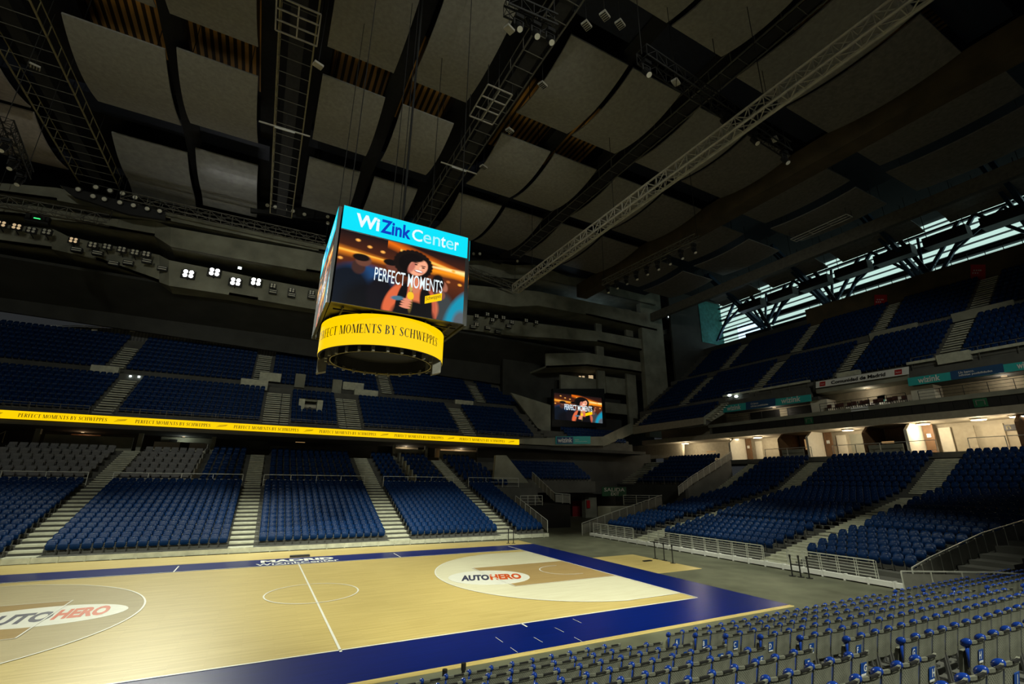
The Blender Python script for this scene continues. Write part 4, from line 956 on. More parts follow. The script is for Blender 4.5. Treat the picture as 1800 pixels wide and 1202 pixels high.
# ================================================================== ROOF
ROOFZ = 36.0
struct(MB().box(-50, 78, -45, 45, 40.2, 40.5).build('ceiling', MT['roofblack']), 'black roof void above the hanging panels', 'ceiling')
for x0, x1, y0, y1, lab in ((-21, -7, 9.0, 20, 'over the left panels'), (-3.6, 9.6, 7, 17, 'over the scoreboard panels'), (12.6, 25, 6.2, 16, 'right of the slanting catwalk'), (26, 41, -22, -8, 'behind the top of the long truss')):
    struct(MB().box(x0, x1, y0, y1, 39.9, 40.1).build('roof_sheet', MT['deck']), 'orange brown ribbed roof sheet '+lab, 'ceiling')
def sail(x0, x1, y0, y1, z=ROOFZ, sag=0.75, m='panel', curl=0.0, axis='y', t=0.14, nx=6, ny=14, tail=0.0):
    """hanging acoustic panel: a thick sheet curved along y (or x), its middle lower than its ends"""
    mb = MB(); vs = []
    for layer in (0, 1):
        for j in range(ny+1):
            for i in range(nx+1):
                a = i/nx; b = j/ny; k = (b if axis == 'y' else a)*2-1
                zz = z+sag*(k*k-1)*-1*-1
                if curl: zz -= curl*max(0, k-0.35)**2
                vs.append((x0+(x1-x0)*a, y0+(y1-y0)*b, zz+layer*t))
    N = (nx+1)*(ny+1); fs = []
    for j in range(ny):
        for i in range(nx):
            p = j*(nx+1)+i; q_ = (p, p+1, p+nx+2, p+nx+1); fs.append(q_[::-1]); fs.append(tuple(k+N for k in q_))
    for j in range(ny):
        a = j*(nx+1); b = a+nx+1; fs.append((a, b, b+N, a+N)); a += nx; b += nx; fs.append((b, a, a+N, b+N))
    for i in range(nx):
        a = i; b = i+1; fs.append((b, a, a+N, b+N)); a += ny*(nx+1); b += ny*(nx+1); fs.append((a, b, b+N, a+N))
    mb.add(vs, fs)
    t_ = thing('acoustic_panel', '', 'ceiling panel'); mb.build('panel_sheet', MT[m], t_, smooth=False)
    for x in (x0+0.8, x1-0.8):
        for y in (y0+1, y1-1): MB().tube((x, y, z), (x, y, 40.2), 0.03, 5).build('hanger', MT['darksteel'], t_)
    return t_
def pan(lab, *a, **k):
    o = sail(*a, **k); o['label'] = lab; o['group'] = 'acoustic panels hung under the roof'; return o
CN = {'A': 'left of the straight catwalk', 'B': 'above the scoreboard', 'C': 'between the slanting catwalk and the lit truss', 'D': 'beyond the long aluminium truss', 'E': 'beside the ochre roof beam'}
for ci, (a, b) in enumerate(((-19.8, -13.75), (-12.95, -7.4))):
    side = ('first', 'second')[ci]
    pan('grey curved acoustic panel, nearest row, %s column left of the straight catwalk' % side, a, b, 1.2, 10.6)
    pan('grey curved acoustic panel, middle row, %s column left of the straight catwalk' % side, a, b, 14.3-0.6*ci, 23.3-0.8*ci)
    pan('glossy grey curled panel, farthest row, %s column left of the straight catwalk' % side, a, b, 27.6-1.2*ci, 37.6-1.6*ci, curl=2.2, m='panelgloss')
pan('pinkish grey panel at the left edge, upper one of two', -31.5, -25.4, 18.0, 27.2, m='panelpink'); pan('pinkish grey panel at the left edge, lower one of two', -31.5, -25.4, 27.9, 37.0, m='panelpink')
for ci, (a, b) in enumerate(((-2.75, 2.3), (3.8, 8.6))):
    side = ('left', 'right')[ci]
    pan('long grey panel with small hatches above the scoreboard, %s of the pair' % side, a, b, -1.5, 8.0, sag=0.6); pan('grey curved panel over the scoreboard, middle row, %s of the pair' % side, a, b, 10.9, 19.3); pan('glossy grey curled panel just above the scoreboard, %s of the pair' % side, a, b, 22.3, 31.2, curl=1.5, m='panelgloss')
for ci, (a, b) in enumerate(((13.0, 18.45), (18.95, 24.2))):
    side = ('left', 'right')[ci]
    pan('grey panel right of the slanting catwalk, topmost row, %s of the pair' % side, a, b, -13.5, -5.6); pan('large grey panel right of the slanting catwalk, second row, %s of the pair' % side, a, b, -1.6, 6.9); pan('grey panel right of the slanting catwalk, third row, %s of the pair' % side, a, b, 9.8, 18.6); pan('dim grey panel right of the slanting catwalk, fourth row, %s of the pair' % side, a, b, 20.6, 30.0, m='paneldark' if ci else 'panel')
for ci, (a, b) in enumerate(((26.8, 33.1), (33.5, 39.8))):
    side = ('nearer', 'farther')[ci]
    for (y0, y1), rn in (((-14.5, -4.9), 'top row'), ((-1.3, 6.9), 'second row'), ((9.6, 18.5), 'third row'), ((20.4, 30), 'last row')):
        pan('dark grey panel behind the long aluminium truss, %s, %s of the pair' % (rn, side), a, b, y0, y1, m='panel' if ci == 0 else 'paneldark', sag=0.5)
for ci, (a, b) in enumerate(((42.8, 48.6), (49.6, 56.0))):
    side = ('nearer', 'farther')[ci]
    for (y0, y1), rn in (((-28, -18), 'at the frame edge'), ((-15.5, -5.0), 'first row'), ((-2.2, 7.5), 'second row'), ((10.5, 19.5), 'third row'), ((21.5, 30), 'last row')):
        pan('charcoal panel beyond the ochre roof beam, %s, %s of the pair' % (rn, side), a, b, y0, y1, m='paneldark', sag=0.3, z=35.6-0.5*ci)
# roof girders across the gaps
def girder(p, q, h, w_, name='roof_beam', m='navysteel', lab=None):
    return struct(MB().bar(p, q, w_, h).build(name, MT[m]), lab, 'beam')
for i, (y, x0, x1) in enumerate(((25.6, -48, -6.5), (21.0, -3, 9.5), (19.6, 12.5, 41), (-3.6, 12.5, 41), (8.2, 25, 41), (-16, -48, 41), (39.0, -48, 41), (33.0, -3, 41))):
    girder((x0, y, 38.6), (x1, y, 38.6), 2.6, 2.6, lab='navy roof girder across the hall, number %s from the list of bays' % ordw(i+1) if 0 else 'navy roof girder crossing the hall, %s' % ['between the left panel rows', 'above the scoreboard', 'behind the middle panels', 'by the topmost panels', 'behind the long truss', 'over the camera', 'at the far wall', 'beyond the scoreboard'][i])
for x, lab in ((-23.3, 'left of the first panels'), (-13.35, 'between the left panel columns'), (3.05, 'between the scoreboard panels'), (18.7, 'between the slanting panels'), (25.5, 'behind the long truss'), (33.3, 'between the dark panels')):
    girder((x, -40, 37.6), (x, 40, 37.6), 1.0, 1.4, m='roofblack', lab='navy roof beam running away, '+lab)
for a, b, lab in ((-6.9, -2.9, 'over the straight catwalk'), (9.0, 12.6, 'over the slanting catwalk'), (-25.2, -20.2, 'over the left catwalk')):
    girder(((a+b)/2, -40, 38.6), ((a+b)/2, 40, 38.6), 1.0, b-a+1.2, m='roofblack', lab='black roof strip running away, '+lab)
girder((41.4, -45, 35.4), (41.4, 36, 35.4), 2.2, 2.0, m='beambrown', lab='brown box beam running the length of the roof')
girder((44.0, -45, 38.5), (44.0, 36, 38.5), 1.4, 3.0, lab='black roof strip beside the brown box beam')
girder((50, -45, 38.5), (50, 36, 38.5), 1.4, 12, lab='black roof strip over the charcoal panels')
girder((57.2, -45, 33.6), (57.2, 36, 33.6), 1.5, 0.7, m='dimtruss', lab='grey lattice edge beam over the upper end tier')

# catwalks with rungs and handrails
def catwalk(label, x, y0, y1, z, w_=2.4, m='ochre'):
    t = thing('catwalk', label, 'catwalk', (x, y0, z)); L = y1-y0
    mb = MB()
    for sx in (-w_/2, w_/2):
        mb.bar((sx, 0, 0), (sx, L, 0), 0.10); mb.bar((sx, 0, 1.1), (sx, L, 1.1), 0.06)
        for k in range(int(L/2)+1): mb.bar((sx, 2*k, 0), (sx, 2*k, 1.1), 0.05)
    mb.build('side_rails', MT[m], t)
    for k in range(int(L/1.5)+1): MB().bar((-w_/2, 1.5*k, 0), (w_/2, 1.5*k, 0), 0.05).build('rung', MT['dimtruss'], t)
    MB().box(-0.5, 0.5, 0, L, 0.02, 0.08).build('walkway_plate', MT['darksteel'], t)
    for k in range(int(L/8)+1):
        for sx in (-w_/2, w_/2): MB().tube((sx, 8*k, 1.1), (sx, 8*k, 40.2-z), 0.03, 5).build('hanger', MT['darksteel'], t)
    return t
catwalk('catwalk with ochre rails running straight away left of the scoreboard', -4.75, -6, 33, 34.5, 2.3)
catwalk('slanting looking catwalk right of the scoreboard', 10.7, -12, 29, 34.5, 1.7, 'dimtruss')
catwalk('grey catwalk at the left edge of the roof', -22.6, 4, 37.5, 35.0, 3.6, 'ochre')
catwalk('dim ladder-like catwalk behind the long aluminium truss', 25.4, -14, 30, 35.3, 1.4, 'dimtruss')
def cage(label, loc, w_, l_, rz=0.0):
    t = thing('lighting_grid', label, 'frame', loc, rz); mb = MB()
    for k in range(3): mb.bar((w_*k/2, 0, 0), (w_*k/2, l_, 0), 0.09)
    for k in range(4): mb.bar((0, l_*k/3, 0), (w_, l_*k/3, 0), 0.09)
    mb.build('grid_bars', MT['truss'], t)
    for x in (0, w_):
        for y in (0, l_): MB().tube((x, y, 0), (x, y, 40.2-loc[2]), 0.03, 5).build('hanger', MT['darksteel'], t)
    return t
q0 = P(485, 30, 2, 33.5); cage('six-pane pale frame hanging at the top of straight catwalk', (q0[0], q0[1]-1.6, 33.5), 2.6, 2.6)
q0 = P(862, 150, 2, 33.5); cage('six-pane pale frame hanging under the slanting catwalk', (q0[0]-0.2, q0[1], 33.5), 2.1, 3.6)
q0 = P(1440, 398, 2, 34.0); cage('small ladder frame among the charcoal panels', (q0[0], q0[1]-3, 34.0), 1.2, 6.5)

# box trusses
def box_truss(label, p, q, w_=0.55, step=0.9, m='truss', r=0.05, parent=None, name='lighting_truss', rr=0.03):
    p = np.array(p, float); q = np.array(q, float); d = q-p; L = np.linalg.norm(d); d /= L
    a = np.cross(d, [0, 0, 1.0]); a /= np.linalg.norm(a); b = np.cross(a, d)
    t = thing(name, label, 'truss', tuple(p)) if parent is None else parent
    cs = [a*(w_/2*i)+b*(w_/2*j) for i, j in ((-1, -1), (1, -1), (1, 1), (-1, 1))]
    mb = MB()
    for c in cs: mb.tube(c, c+d*L, r, 6)
    mb.build('chords', MT[m], t)
    mb = MB(); n = max(1, int(round(L/step)))
    for k in range(n):
        for i in range(4):
            c0, c1 = cs[i], cs[(i+1) % 4]
            if k % 2: c0, c1 = c1, c0
            mb.bar(c0+d*L*k/n, c1+d*L*(k+1)/n, rr)
        for i in range(4): mb.bar(cs[i]+d*L*k/n, cs[(i+1) % 4]+d*L*k/n, rr)
    mb.build('lacing', MT[m], t)
    return t
def hang(t, pts):
    o = np.array(t.location)
    for p in pts: MB().tube(np.array(p)-o, np.array((p[0], p[1], 40.2))-o, 0.025, 5).build('suspension_cable', MT['darksteel'], t)
pa = P(906, 508, 2, 27.0); pb = P(1630, -22, 2, 27.0)
lt = box_truss('long pale aluminium truss crossing the hall diagonally right of the scoreboard', pa, pb, 0.85, 1.0, 'truss', 0.085, rr=0.055)
hang(lt, [tuple(np.array(pa)*(1-f)+np.array(pb)*f) for f in (0.1, 0.45, 0.8)])
mb = MB(); mb.bar((0.25, 0, -0.42), tuple(np.array(pb)-np.array(pa)+[0.25, 0, -0.42]), 0.07); mb.build('cable_tray', MT['truss'], lt)
pa = P(1128, 95, 2, 29.5); pb = P(1382, 262, 2, 29.5)
rt = box_truss('black truss hung with fixtures crossing behind the long pale truss', pa, pb, 0.8, 0.9, 'darksteel', 0.06); hang(rt, [pa, pb, tuple((np.array(pa)+np.array(pb))/2)])
pa2 = P(1062, 498, 2, 27.5); pb2 = P(1226, 418, 2, 27.5)
lt2 = box_truss('grey truss with a row of moving head lamps above the corner galleries', pa2, pb2, 0.7, 0.8, 'dimtruss', 0.05); hang(lt2, [pa2, pb2])
pa3 = P(890, 8, 2, 27); pb3 = P(975, 45, 2, 27)
rt3 = box_truss('short black truss with fixtures at the top of the picture', pa3, pb3, 0.7, 0.7, 'darksteel', 0.06); hang(rt3, [pa3, pb3])
pa4 = P(8, 215, 2, 27); pb4 = P(45, 305, 2, 27)
rt4 = box_truss('tangled black rigging truss at the left edge', pa4, pb4, 0.7, 0.7, 'darksteel', 0.06); hang(rt4, [pa4, pb4])
pe = P(1195, 462, 2, 33.4); 
def moving_head(label, loc, m='darksteel', group=None, tilt=0.0, s=1.0):
    t = thing('moving_head', label, 'stage lamp', loc, 0, group)
    MB().box(-0.20*s, 0.20*s, -0.15*s, 0.15*s, -0.14*s, 0.06*s).build('base', MT['blackplastic'], t)
    mb = MB(); mb.bar((-0.22*s, 0, -0.14*s), (-0.22*s, 0, -0.5*s), 0.05*s); mb.bar((0.22*s, 0, -0.14*s), (0.22*s, 0, -0.5*s), 0.05*s); mb.bar((-0.22*s, 0, -0.16*s), (0.22*s, 0, -0.16*s), 0.05*s); mb.build('yoke', MT[m], t)
    h = MB().tube((0, 0.10*s, -0.35*s), (0, -0.12*s, -0.82*s), 0.17*s, 12, 0.15*s).build('head', MT['blackplastic'], t)
    MB().tube((0, -0.12*s, -0.82*s), (0, -0.125*s, -0.83*s), 0.13*s, 12).build('lens', MT['lens'], h)
    return t
for k in range(9):
    f = 0.04+0.92*k/8; q = np.array(pa2)*(1-f)+np.array(pb2)*f
    moving_head('moving head lamp, %s from the gallery end of grey truss' % ordw(k+1), (q[0], q[1], q[2]-0.5), group='moving heads on the grey truss', s=1.15)
for k, f in enumerate((0.02, 0.5, 0.72, 0.97)):
    q = np.array(pa)*(1-f)+np.array(pb)*f
    moving_head('lamp hanging from the black cross truss, %s from its scoreboard end' % ordw(k+1), (q[0], q[1], q[2]-0.5), group='lamps on the black cross truss', s=1.3)
for k, f in enumerate((0.25, 0.6, 0.9)):
    q = np.array(pa3)*(1-f)+np.array(pb3)*f; moving_head('lamp under the short black truss at the top, %s from left' % ordw(k+1), (q[0], q[1], q[2]-0.5), group='lamps on the short black truss', s=1.1)
for k, f in enumerate((0.2, 0.55, 0.9)):
    q = np.array(pa4)*(1-f)+np.array(pb4)*f; moving_head('lamp in the tangled rigging at the left edge, %s from top' % ordw(k+1), (q[0], q[1], q[2]-0.5), group='lamps on the left rigging', s=1.2)
def flap(label, u, v, m='ochre', z=30.0, ribs=True, s=0.32):
    q = P(u, v, 2, z); t = thing('work_light', label, 'lamp', q, 0.35)
    MB().box(-s, s, -s*0.7, s*0.7, -0.05, 0.10).build('housing', MT['truss'], t)
    if ribs:
        mb = MB()
        for k in range(4): mb.box(-s+0.05+k*s*0.48, -s+0.12+k*s*0.48, -s*0.6, s*0.6, -0.08, -0.05)
        mb.build('grille_bars', MT['darksteel'], t)
    MB().tube((0, 0, 0.1), (0, 0, 40.2-z), 0.02, 5).build('hanger', MT['darksteel'], t)
for (u, v), l in {(954, 150): 'small ribbed work light right of the six-pane frame', (896, 230): 'small ribbed work light over the brown roof sheet', (850, 294): 'small ribbed work light below the slanting catwalk', (1031, 45): 'small ribbed work light at the top, lower left of three', (1063, 28): 'small ribbed work light at the top, middle of three', (1090, 43): 'small ribbed work light at the top, lower right of three', (60, 117): 'small ribbed work light on the left catwalk'}.items(): flap(l, u, v, z=33)
for (u, v), l in {(1188, 145): 'yellow tagged box on the black cross truss, upper one', (1362, 245): 'yellow tagged box on the black cross truss, lower one', (895, 52): 'pale box lamp above the six-pane frame', (559, 115): 'pale box lamp beside the straight catwalk'}.items(): flap(l, u, v, z=29.2, ribs=False, s=0.28)
for (u0, v0, u1, v1), l in {(455, 213, 545, 240): 'thin tube lamp bar across the straight catwalk', (775, 285, 838, 306): 'thin tube lamp bar across the slanting catwalk'}.items():
    a_ = P(u0, v0, 2, 32.5); b_ = P(u1, v1, 2, 32.5); t = thing('tube_lamp', l, 'lamp', a_); d_ = np.array(b_)-np.array(a_)
    MB().bar((0, 0, 0), tuple(d_), 0.10).build('bar', MT['truss'], t); MB().bar(tuple(d_*0.3+[0, 0, -0.1]), tuple(d_*0.7+[0, 0, -0.1]), 0.09).build('tube', MT['stickerwhite'], t); MB().tube(tuple(d_*0.5), (d_[0]*0.5, d_[1]*0.5, 7.7), 0.02, 5).build('hanger', MT['darksteel'], t)

# ================================================================== FAR WALL: GALLERIES
def band(label, pix, y, drop, depth=7.0, name='gallery', m='concrete', yoff=None):
    """concrete parapet through pixels (u, v_top, v_bottom) on the plane y (yoff: kinks toward or away from the hall); with its slab behind"""
    mb = MB(); n = len(pix)
    top = []; bot = []
    for i, (u, a, b) in enumerate(pix):
        yy = y+(yoff[i] if yoff else 0); top.append(np.array(P(u, a, 1, yy))); bot.append(np.array(P(u, b, 1, yy)))
    D = np.array([0, 0.35, 0])
    for i in range(n-1):
        mb.prism([bot[i], bot[i+1], top[i+1], top[i]], D)
        a = bot[i]; b = bot[i+1]; a2 = np.array([a[0], y+depth, a[2]]); b2 = np.array([b[0], y+depth, b[2]])
        mb.prism([a, b, b2, a2], (0, 0, 0.3))
    return struct(mb.build(name, MT[m]), label, 'gallery')
band('concrete gallery parapet carrying the burning floodlights', [(-40, 392, 420), (0, 394, 426), (91, 401, 438), (119, 415, 444), (168, 426, 456), (280, 448, 496), (297, 457, 502), (402, 478, 518), (454, 489, 527), (560, 509, 545), (700, 536, 566), (817, 553, 579), (903, 563, 590), (973, 572, 594), (1050, 582, 600), (1160, 602, 622)], 37.0, 0,
     yoff=[0.8, 0.8, 0.8, 0, 0.3, 0.3, -0.5, -0.3, -0.3, 0, 0, 0.4, 0.6, 0.2, 0, 0])
band('concrete gallery parapet one level above the floodlights', [(-40, 352, 372), (60, 362, 382), (133, 373, 390), (196, 384, 402), (272, 388, 415), (300, 399, 433), (400, 417, 452), (538, 440, 476), (700, 474, 502), (817, 500, 526), (903, 508, 539), (946, 512, 537), (1030, 529, 553), (1155, 556, 581)], 36.5, 0,
     yoff=[0.6, 0.6, 0.3, 0.3, 0.3, -0.5, -0.2, 0, 0, 0.4, 0.6, 0.2, 0, 0])
band('topmost concrete parapet below the roof at the far wall', [(-40, 318, 334), (100, 330, 352), (205, 352, 372), (300, 374, 388), (560, 428, 441), (700, 440, 462), (817, 452, 480), (903, 466, 490), (946, 465, 489), (1153, 520, 536)], 36.0, 0,
     yoff=[0.5, 0.5, 0, 0, 0.4, 0.4, 0.4, 0.6, 0.2, 0])
band('short concrete balcony over the small corner screen', [(960, 621, 646), (1033, 620, 643), (1100, 632, 651), (1162, 643, 661)], 37.5, 0, depth=5.0)
# dark wall behind the galleries and sloping dark soffit under them
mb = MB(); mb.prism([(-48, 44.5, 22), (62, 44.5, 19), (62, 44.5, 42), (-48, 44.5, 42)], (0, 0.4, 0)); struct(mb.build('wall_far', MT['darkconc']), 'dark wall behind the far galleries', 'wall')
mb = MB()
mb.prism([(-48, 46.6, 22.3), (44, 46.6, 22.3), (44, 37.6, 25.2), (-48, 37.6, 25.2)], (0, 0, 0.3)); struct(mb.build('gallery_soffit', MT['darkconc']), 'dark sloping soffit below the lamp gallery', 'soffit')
mb = MB(); mb.prism([(-48, 46.6, 14), (40, 46.6, 14), (40, 46.6, 20.2), (21, 46.6, 22.2), (-14, 46.6, 22.4), (-24, 46.6, 21.3), (-48, 46.6, 17.0)], (0, 0.3, 0)); struct(mb.build('wall_back', MT['corrug']), 'grey corrugated wall behind the topmost far rows', 'wall')
mb = MB(); mb.bar((-48, 46.5, 17.1), (-24, 46.5, 21.4), 0.07); mb.bar((-24, 46.5, 21.4), (-14, 46.5, 22.45), 0.07); mb.bar((-14, 46.5, 22.45), (21, 46.5, 22.25), 0.07); mb.bar((21, 46.5, 22.25), (40, 46.5, 20.25), 0.07); struct(mb.build('trim_3', MT['steel']), 'thin steel edge on top of the corrugated wall', 'trim')
# lattice girders above galleries
for (u0, v0, u1, v1, y, lab) in ((215, 346, 572, 424, 34.5, 'pale lattice girder hanging before the far galleries'), (-10, 352, 192, 388, 34.5, 'pale lattice girder at the left edge before the galleries'), (822, 474, 905, 506, 35.5, 'dim lattice girder right of the scoreboard before the galleries')):
    t = box_truss(lab, P(u0, v0, 1, y), P(u1, v1, 1, y), 0.9, 1.1, 'dimtruss', 0.06, name='lattice_girder', rr=0.05)
    hang(t, [P(u0, v0, 1, y), P(u1, v1, 1, y)])
# black lamp panels with round lamps
def lamp_board(label, pix, y):
    mb = MB(); q = [P(u, v, 1, y) for u, v in pix]; mb.prism(q, (0, 0.4, 0)); return struct(mb.build('lamp_panel', MT['blackplastic']), label, 'panel')
lamp_board('black panel strip with round lamps left of the scoreboard', [(105, 325), (290, 372), (290, 386), (225, 376), (130, 345)], 34.4)
lamp_board('black panel strip with few round lamps above the scoreboard', [(440, 352), (590, 372), (590, 392), (440, 372)], 34.4)
lamp_board('black panel strip with round lamps right of the scoreboard', [(812, 422), (930, 432), (1080, 480), (1080, 496), (1000, 484), (930, 458), (812, 456)], 34.4)
def round_lamp(u, v, lab, y=34.3, r=0.30):
    q = P(u, v, 1, y); t = thing('round_lamp', lab, 'lamp', q, 0, 'round lamps in the black strips below the roof')
    MB().tube((0, 0.1, 0), (0, -0.12, -0.05), r, 16).build('rim', MT['darksteel'], t)
    MB().tube((0, -0.10, -0.045), (0, -0.16, -0.06), r*0.82, 16, r*0.5).build('lens', MT['lens'], t)
grp = [((138, 333), (169, 329), (194, 335), (216, 340), (164, 345), (184, 350), (211, 356), (235, 361), (238, 347), (259, 367), (281, 371)), ((470, 361), (484, 364), (501, 368), (515, 371), (535, 377), (576, 381), (576, 392)), ((832, 433), (843, 433), (832, 446), (843, 446), (909, 447), (909, 459), (948, 445), (958, 449), (966, 452), (978, 466), (990, 470), (1001, 473), (1010, 475), (1019, 477), (1029, 479), (1048, 474), (1058, 476), (1069, 478), (1048, 485), (1057, 488))]
for g_, nm in zip(grp, ('strip left of the scoreboard', 'strip just above the scoreboard', 'strip right of the scoreboard')):
    for k, (u, v) in enumerate(g_): round_lamp(u, v, 'round lamp, %s counted along the black %s' % (ordw(k+1), nm))

# floodlights on the lamp gallery
def floodlight(label, loc, lens='lens', s=1.0, lit=False, group=None):
    t = thing('floodlight', label, 'floodlight', loc, 0, group)
    mb = MB(); mb.box(-0.42*s, 0.42*s, 0.0, 0.25*s, -0.35*s, 0.35*s); mb.build('housing', MT['blackplastic'], t)
    mb = MB(); mb.bar((-0.5*s, 0.1, -0.42*s), (-0.5*s, 0.1, 0.3*s), 0.06*s); mb.bar((0.5*s, 0.1, -0.42*s), (0.5*s, 0.1, 0.3*s), 0.06*s); mb.bar((-0.5*s, 0.1, -0.42*s), (0.5*s, 0.1, -0.42*s), 0.06*s); mb.bar((0, 0.1, -0.42*s), (0, 0.9, -0.6*s), 0.08*s); mb.build('bracket', MT['darksteel'], t)
    for i, j in ((-1, -1), (1, -1), (1, 1), (-1, 1)):
        MB().tube((i*0.21*s, 0.0, j*0.17*s), (i*0.21*s, -0.04, j*0.17*s), 0.15*s, 14).build('lens', MT[lens], t)
    return t
for k, (u, v) in enumerate(FLOODS):
    q = P(u, v, 1, 36.3); floodlight('burning white floodlight on the far gallery, %s from the left' % ordw(k+1), q, 'floodlens', 1.3, True, 'burning floodlights')
for k, (u, v, l) in enumerate(((2, 393, 'halogen'), (29, 398, 'halogen'), (55, 404, 'lens'), (82, 407, 'lens'), (129, 422, 'halogen'), (163, 430, 'lens'), (188, 433, 'lens'), (214, 438, 'lens'), (237, 443, 'lens'), (257, 446, 'lens'))):
    floodlight('unlit four-lens floodlight on the far gallery, %s left of the burning ones counted from the left edge' % ordw(k+1) if 0 else 'four-lens floodlight left of the burning ones, %s from the left edge' % ordw(k+1), P(u, v, 1, 36.3), l, 0.85, False, 'unlit floodlights left of the burning ones')
for k, (u, v) in enumerate(((480, 502), (513, 510), (548, 514), (838, 555), (838, 570), (857, 552), (866, 562), (872, 556), (885, 558), (900, 566), (925, 563), (943, 566))):
    floodlight('four-lens floodlight on the far gallery, %s after the burning ones' % ordw(k+1), P(u, v, 1, 36.3), 'lens', 0.75, False, 'unlit floodlights right of the burning ones')
def bar_lamp(label, u, v):
    t = thing('bar_lamp', label, 'stage lamp', P(u, v, 1, 36.2), 0, 'box lamps under the floodlights')
    MB().box(-0.45, 0.45, 0, 0.4, -0.25, 0.25).build('housing', MT['blackplastic'], t)
    for z_ in (-0.10, 0.12): MB().box(-0.38, 0.38, -0.03, 0.0, z_-0.04, z_+0.04).build('tube', MT['lens'], t)
for k, (u, v) in enumerate(((134, 438), (171, 444), (199, 462), (225, 461), (258, 458), (285, 471), (480, 512), (513, 518), (548, 521), (832, 574), (858, 576), (876, 583), (895, 573))): bar_lamp('small box lamp on the gallery edge, %s from the left' % ordw(k+1), u, v)
t = thing('indicator_box', 'black box with a tiny green light on the left gallery', 'box', P(65, 384, 1, 36.4)); MB().box(-0.9, 0.9, 0, 0.5, -0.4, 0.4).build('case', MT['blackplastic'], t); MB().box(-0.25, 0.25, -0.02, 0, -0.03, 0.05).build('indicator', MT['greenled'], t)
t = thing('small_floodlight', 'small lit white lamp above the burning floodlights', 'lamp', P(421.5, 471, 1, 36.2)); MB().box(-0.25, 0.25, 0, 0.2, -0.2, 0.2).build('housing', MT['blackplastic'], t); MB().box(-0.18, 0.18, -0.02, 0, -0.14, 0.14).build('lens', MT['lampwhite'], t)
# ================================================================== FAR SIDE UNDER THE RIBBON
def pq(mb, pix, ax, val, off): return mb.prism([P(u, v, ax, val) for u, v in pix], off)
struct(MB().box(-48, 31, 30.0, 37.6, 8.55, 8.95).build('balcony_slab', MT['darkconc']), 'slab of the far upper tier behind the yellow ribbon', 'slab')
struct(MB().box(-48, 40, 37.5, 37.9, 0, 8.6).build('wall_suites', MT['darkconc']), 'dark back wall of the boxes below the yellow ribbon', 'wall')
struct(MB().box(-48, 26, 35.6, 37.5, 6.9, 7.3).build('suite_floor', MT['terrace']), 'floor of the boxes below the yellow ribbon', 'floor')
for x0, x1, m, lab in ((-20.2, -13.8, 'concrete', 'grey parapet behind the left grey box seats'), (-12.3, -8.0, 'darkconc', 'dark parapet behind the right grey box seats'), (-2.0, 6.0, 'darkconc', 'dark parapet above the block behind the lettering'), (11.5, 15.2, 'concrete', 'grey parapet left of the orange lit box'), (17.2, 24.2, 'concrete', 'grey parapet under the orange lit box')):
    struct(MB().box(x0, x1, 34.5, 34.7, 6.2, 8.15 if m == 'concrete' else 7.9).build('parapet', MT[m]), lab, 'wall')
for x0, x1, lab in ((-12.1, -10.0, 'left'), (-9.2, -7.6, 'right')):
    tag(MB().box(x0, x1, 34.35, 34.45, 6.95, 7.85).build('white_board', MT['whitewall']), 'pale blank board behind the grey box seats, %s one' % lab, 'board')
for x, lab in ((-7.2, 'right of the grey box seats'), (-20.6, 'at the left end of grey parapet'), (15.3, 'left of the orange lit box'), (24.6, 'at the corner end of the boxes'), (11.3, 'left of the beige box'), (-13.2, 'above the leftmost aisle')):
    struct(MB().box(x-0.18, x+0.18, 34.0, 34.4, 6.0, 8.7).build('column', MT['concrete']), 'thin column under the yellow ribbon, '+lab, 'column')
for x0, x1, z0, z1, m, lab in ((-19.0, -16.8, 7.2, 8.4, 'brown', 'brown back panel above the leftmost grey parapet'), (11.7, 15.0, 7.2, 8.5, 'beige', 'lit beige back wall of the box left of the orange glow'), (17.3, 24.0, 7.2, 8.5, 'beige', 'lit beige back wall of the box with the orange glow'), (-12, -7.6, 7.3, 8.5, 'concrete', 'grey back wall above the pale boards')):
    tag(MB().box(x0, x1, 36.6, 36.7, z0, z1).build('back_panel', MT[m]), lab, 'panel')
for k, (x, c, e) in enumerate(((13.2, (1.0, 0.8, 0.55), 40), (20.6, (1.0, 0.75, 0.45), 45), (-18.0, (1.0, 0.6, 0.3), 16), (-10.0, (0.9, 1.0, 0.85), 22))):  # lamps added to brighten the dark boxes under the ribbon
    t = thing('added_box_downlight', 'added ceiling lamp in the boxes under the ribbon, %s' % ('left of the orange niche', 'beside the orange niche', 'behind the left grey parapet', 'above the pale boards')[k], 'lamp', (x, 35.8, 8.55)); MB().tube((0, 0, 0), (0, 0, -0.06), 0.12, 12).build('diffuser', MT['halogen'], t)
    l = bpy.data.lights.new('box_fill_light', 'POINT'); o = bpy.data.objects.new('box_fill_light', l); COL.objects.link(o); l.energy = e; l.color = c; l.shadow_soft_size = 0.1; o.location = (x, 35.8, 8.3)
t = thing('heater_niche', 'orange glowing niche in the box under the ribbon end', 'heater', (18.9, 36.2, 7.3)); MB().box(-0.9, 0.9, 0, 0.3, 0, 1.1).build('niche', MT['warmwindow'], t); MB().box(-0.6, 0.5, -0.06, 0, 0.72, 0.86).build('glow_bar', MT['orangeglow'], t)
for k, (u, v, s_) in enumerate(((404, 765.5, 0.10), (420, 766, 0.07), (438, 767, 0.12), (619, 776, 0.08), (630, 777, 0.09), (646, 777, 0.06))):
    q = P(u, v, 1, 36.0); t = thing('box_lamp', 'tiny white lamp in the dark boxes under the ribbon, %s from left' % ordw(k+1), 'lamp', q, 0, 'tiny lamps under the ribbon'); MB().box(-s_, s_, 0, 0.1, -s_*1.2, s_*1.2).build('glow', MT['lampwhite'], t)
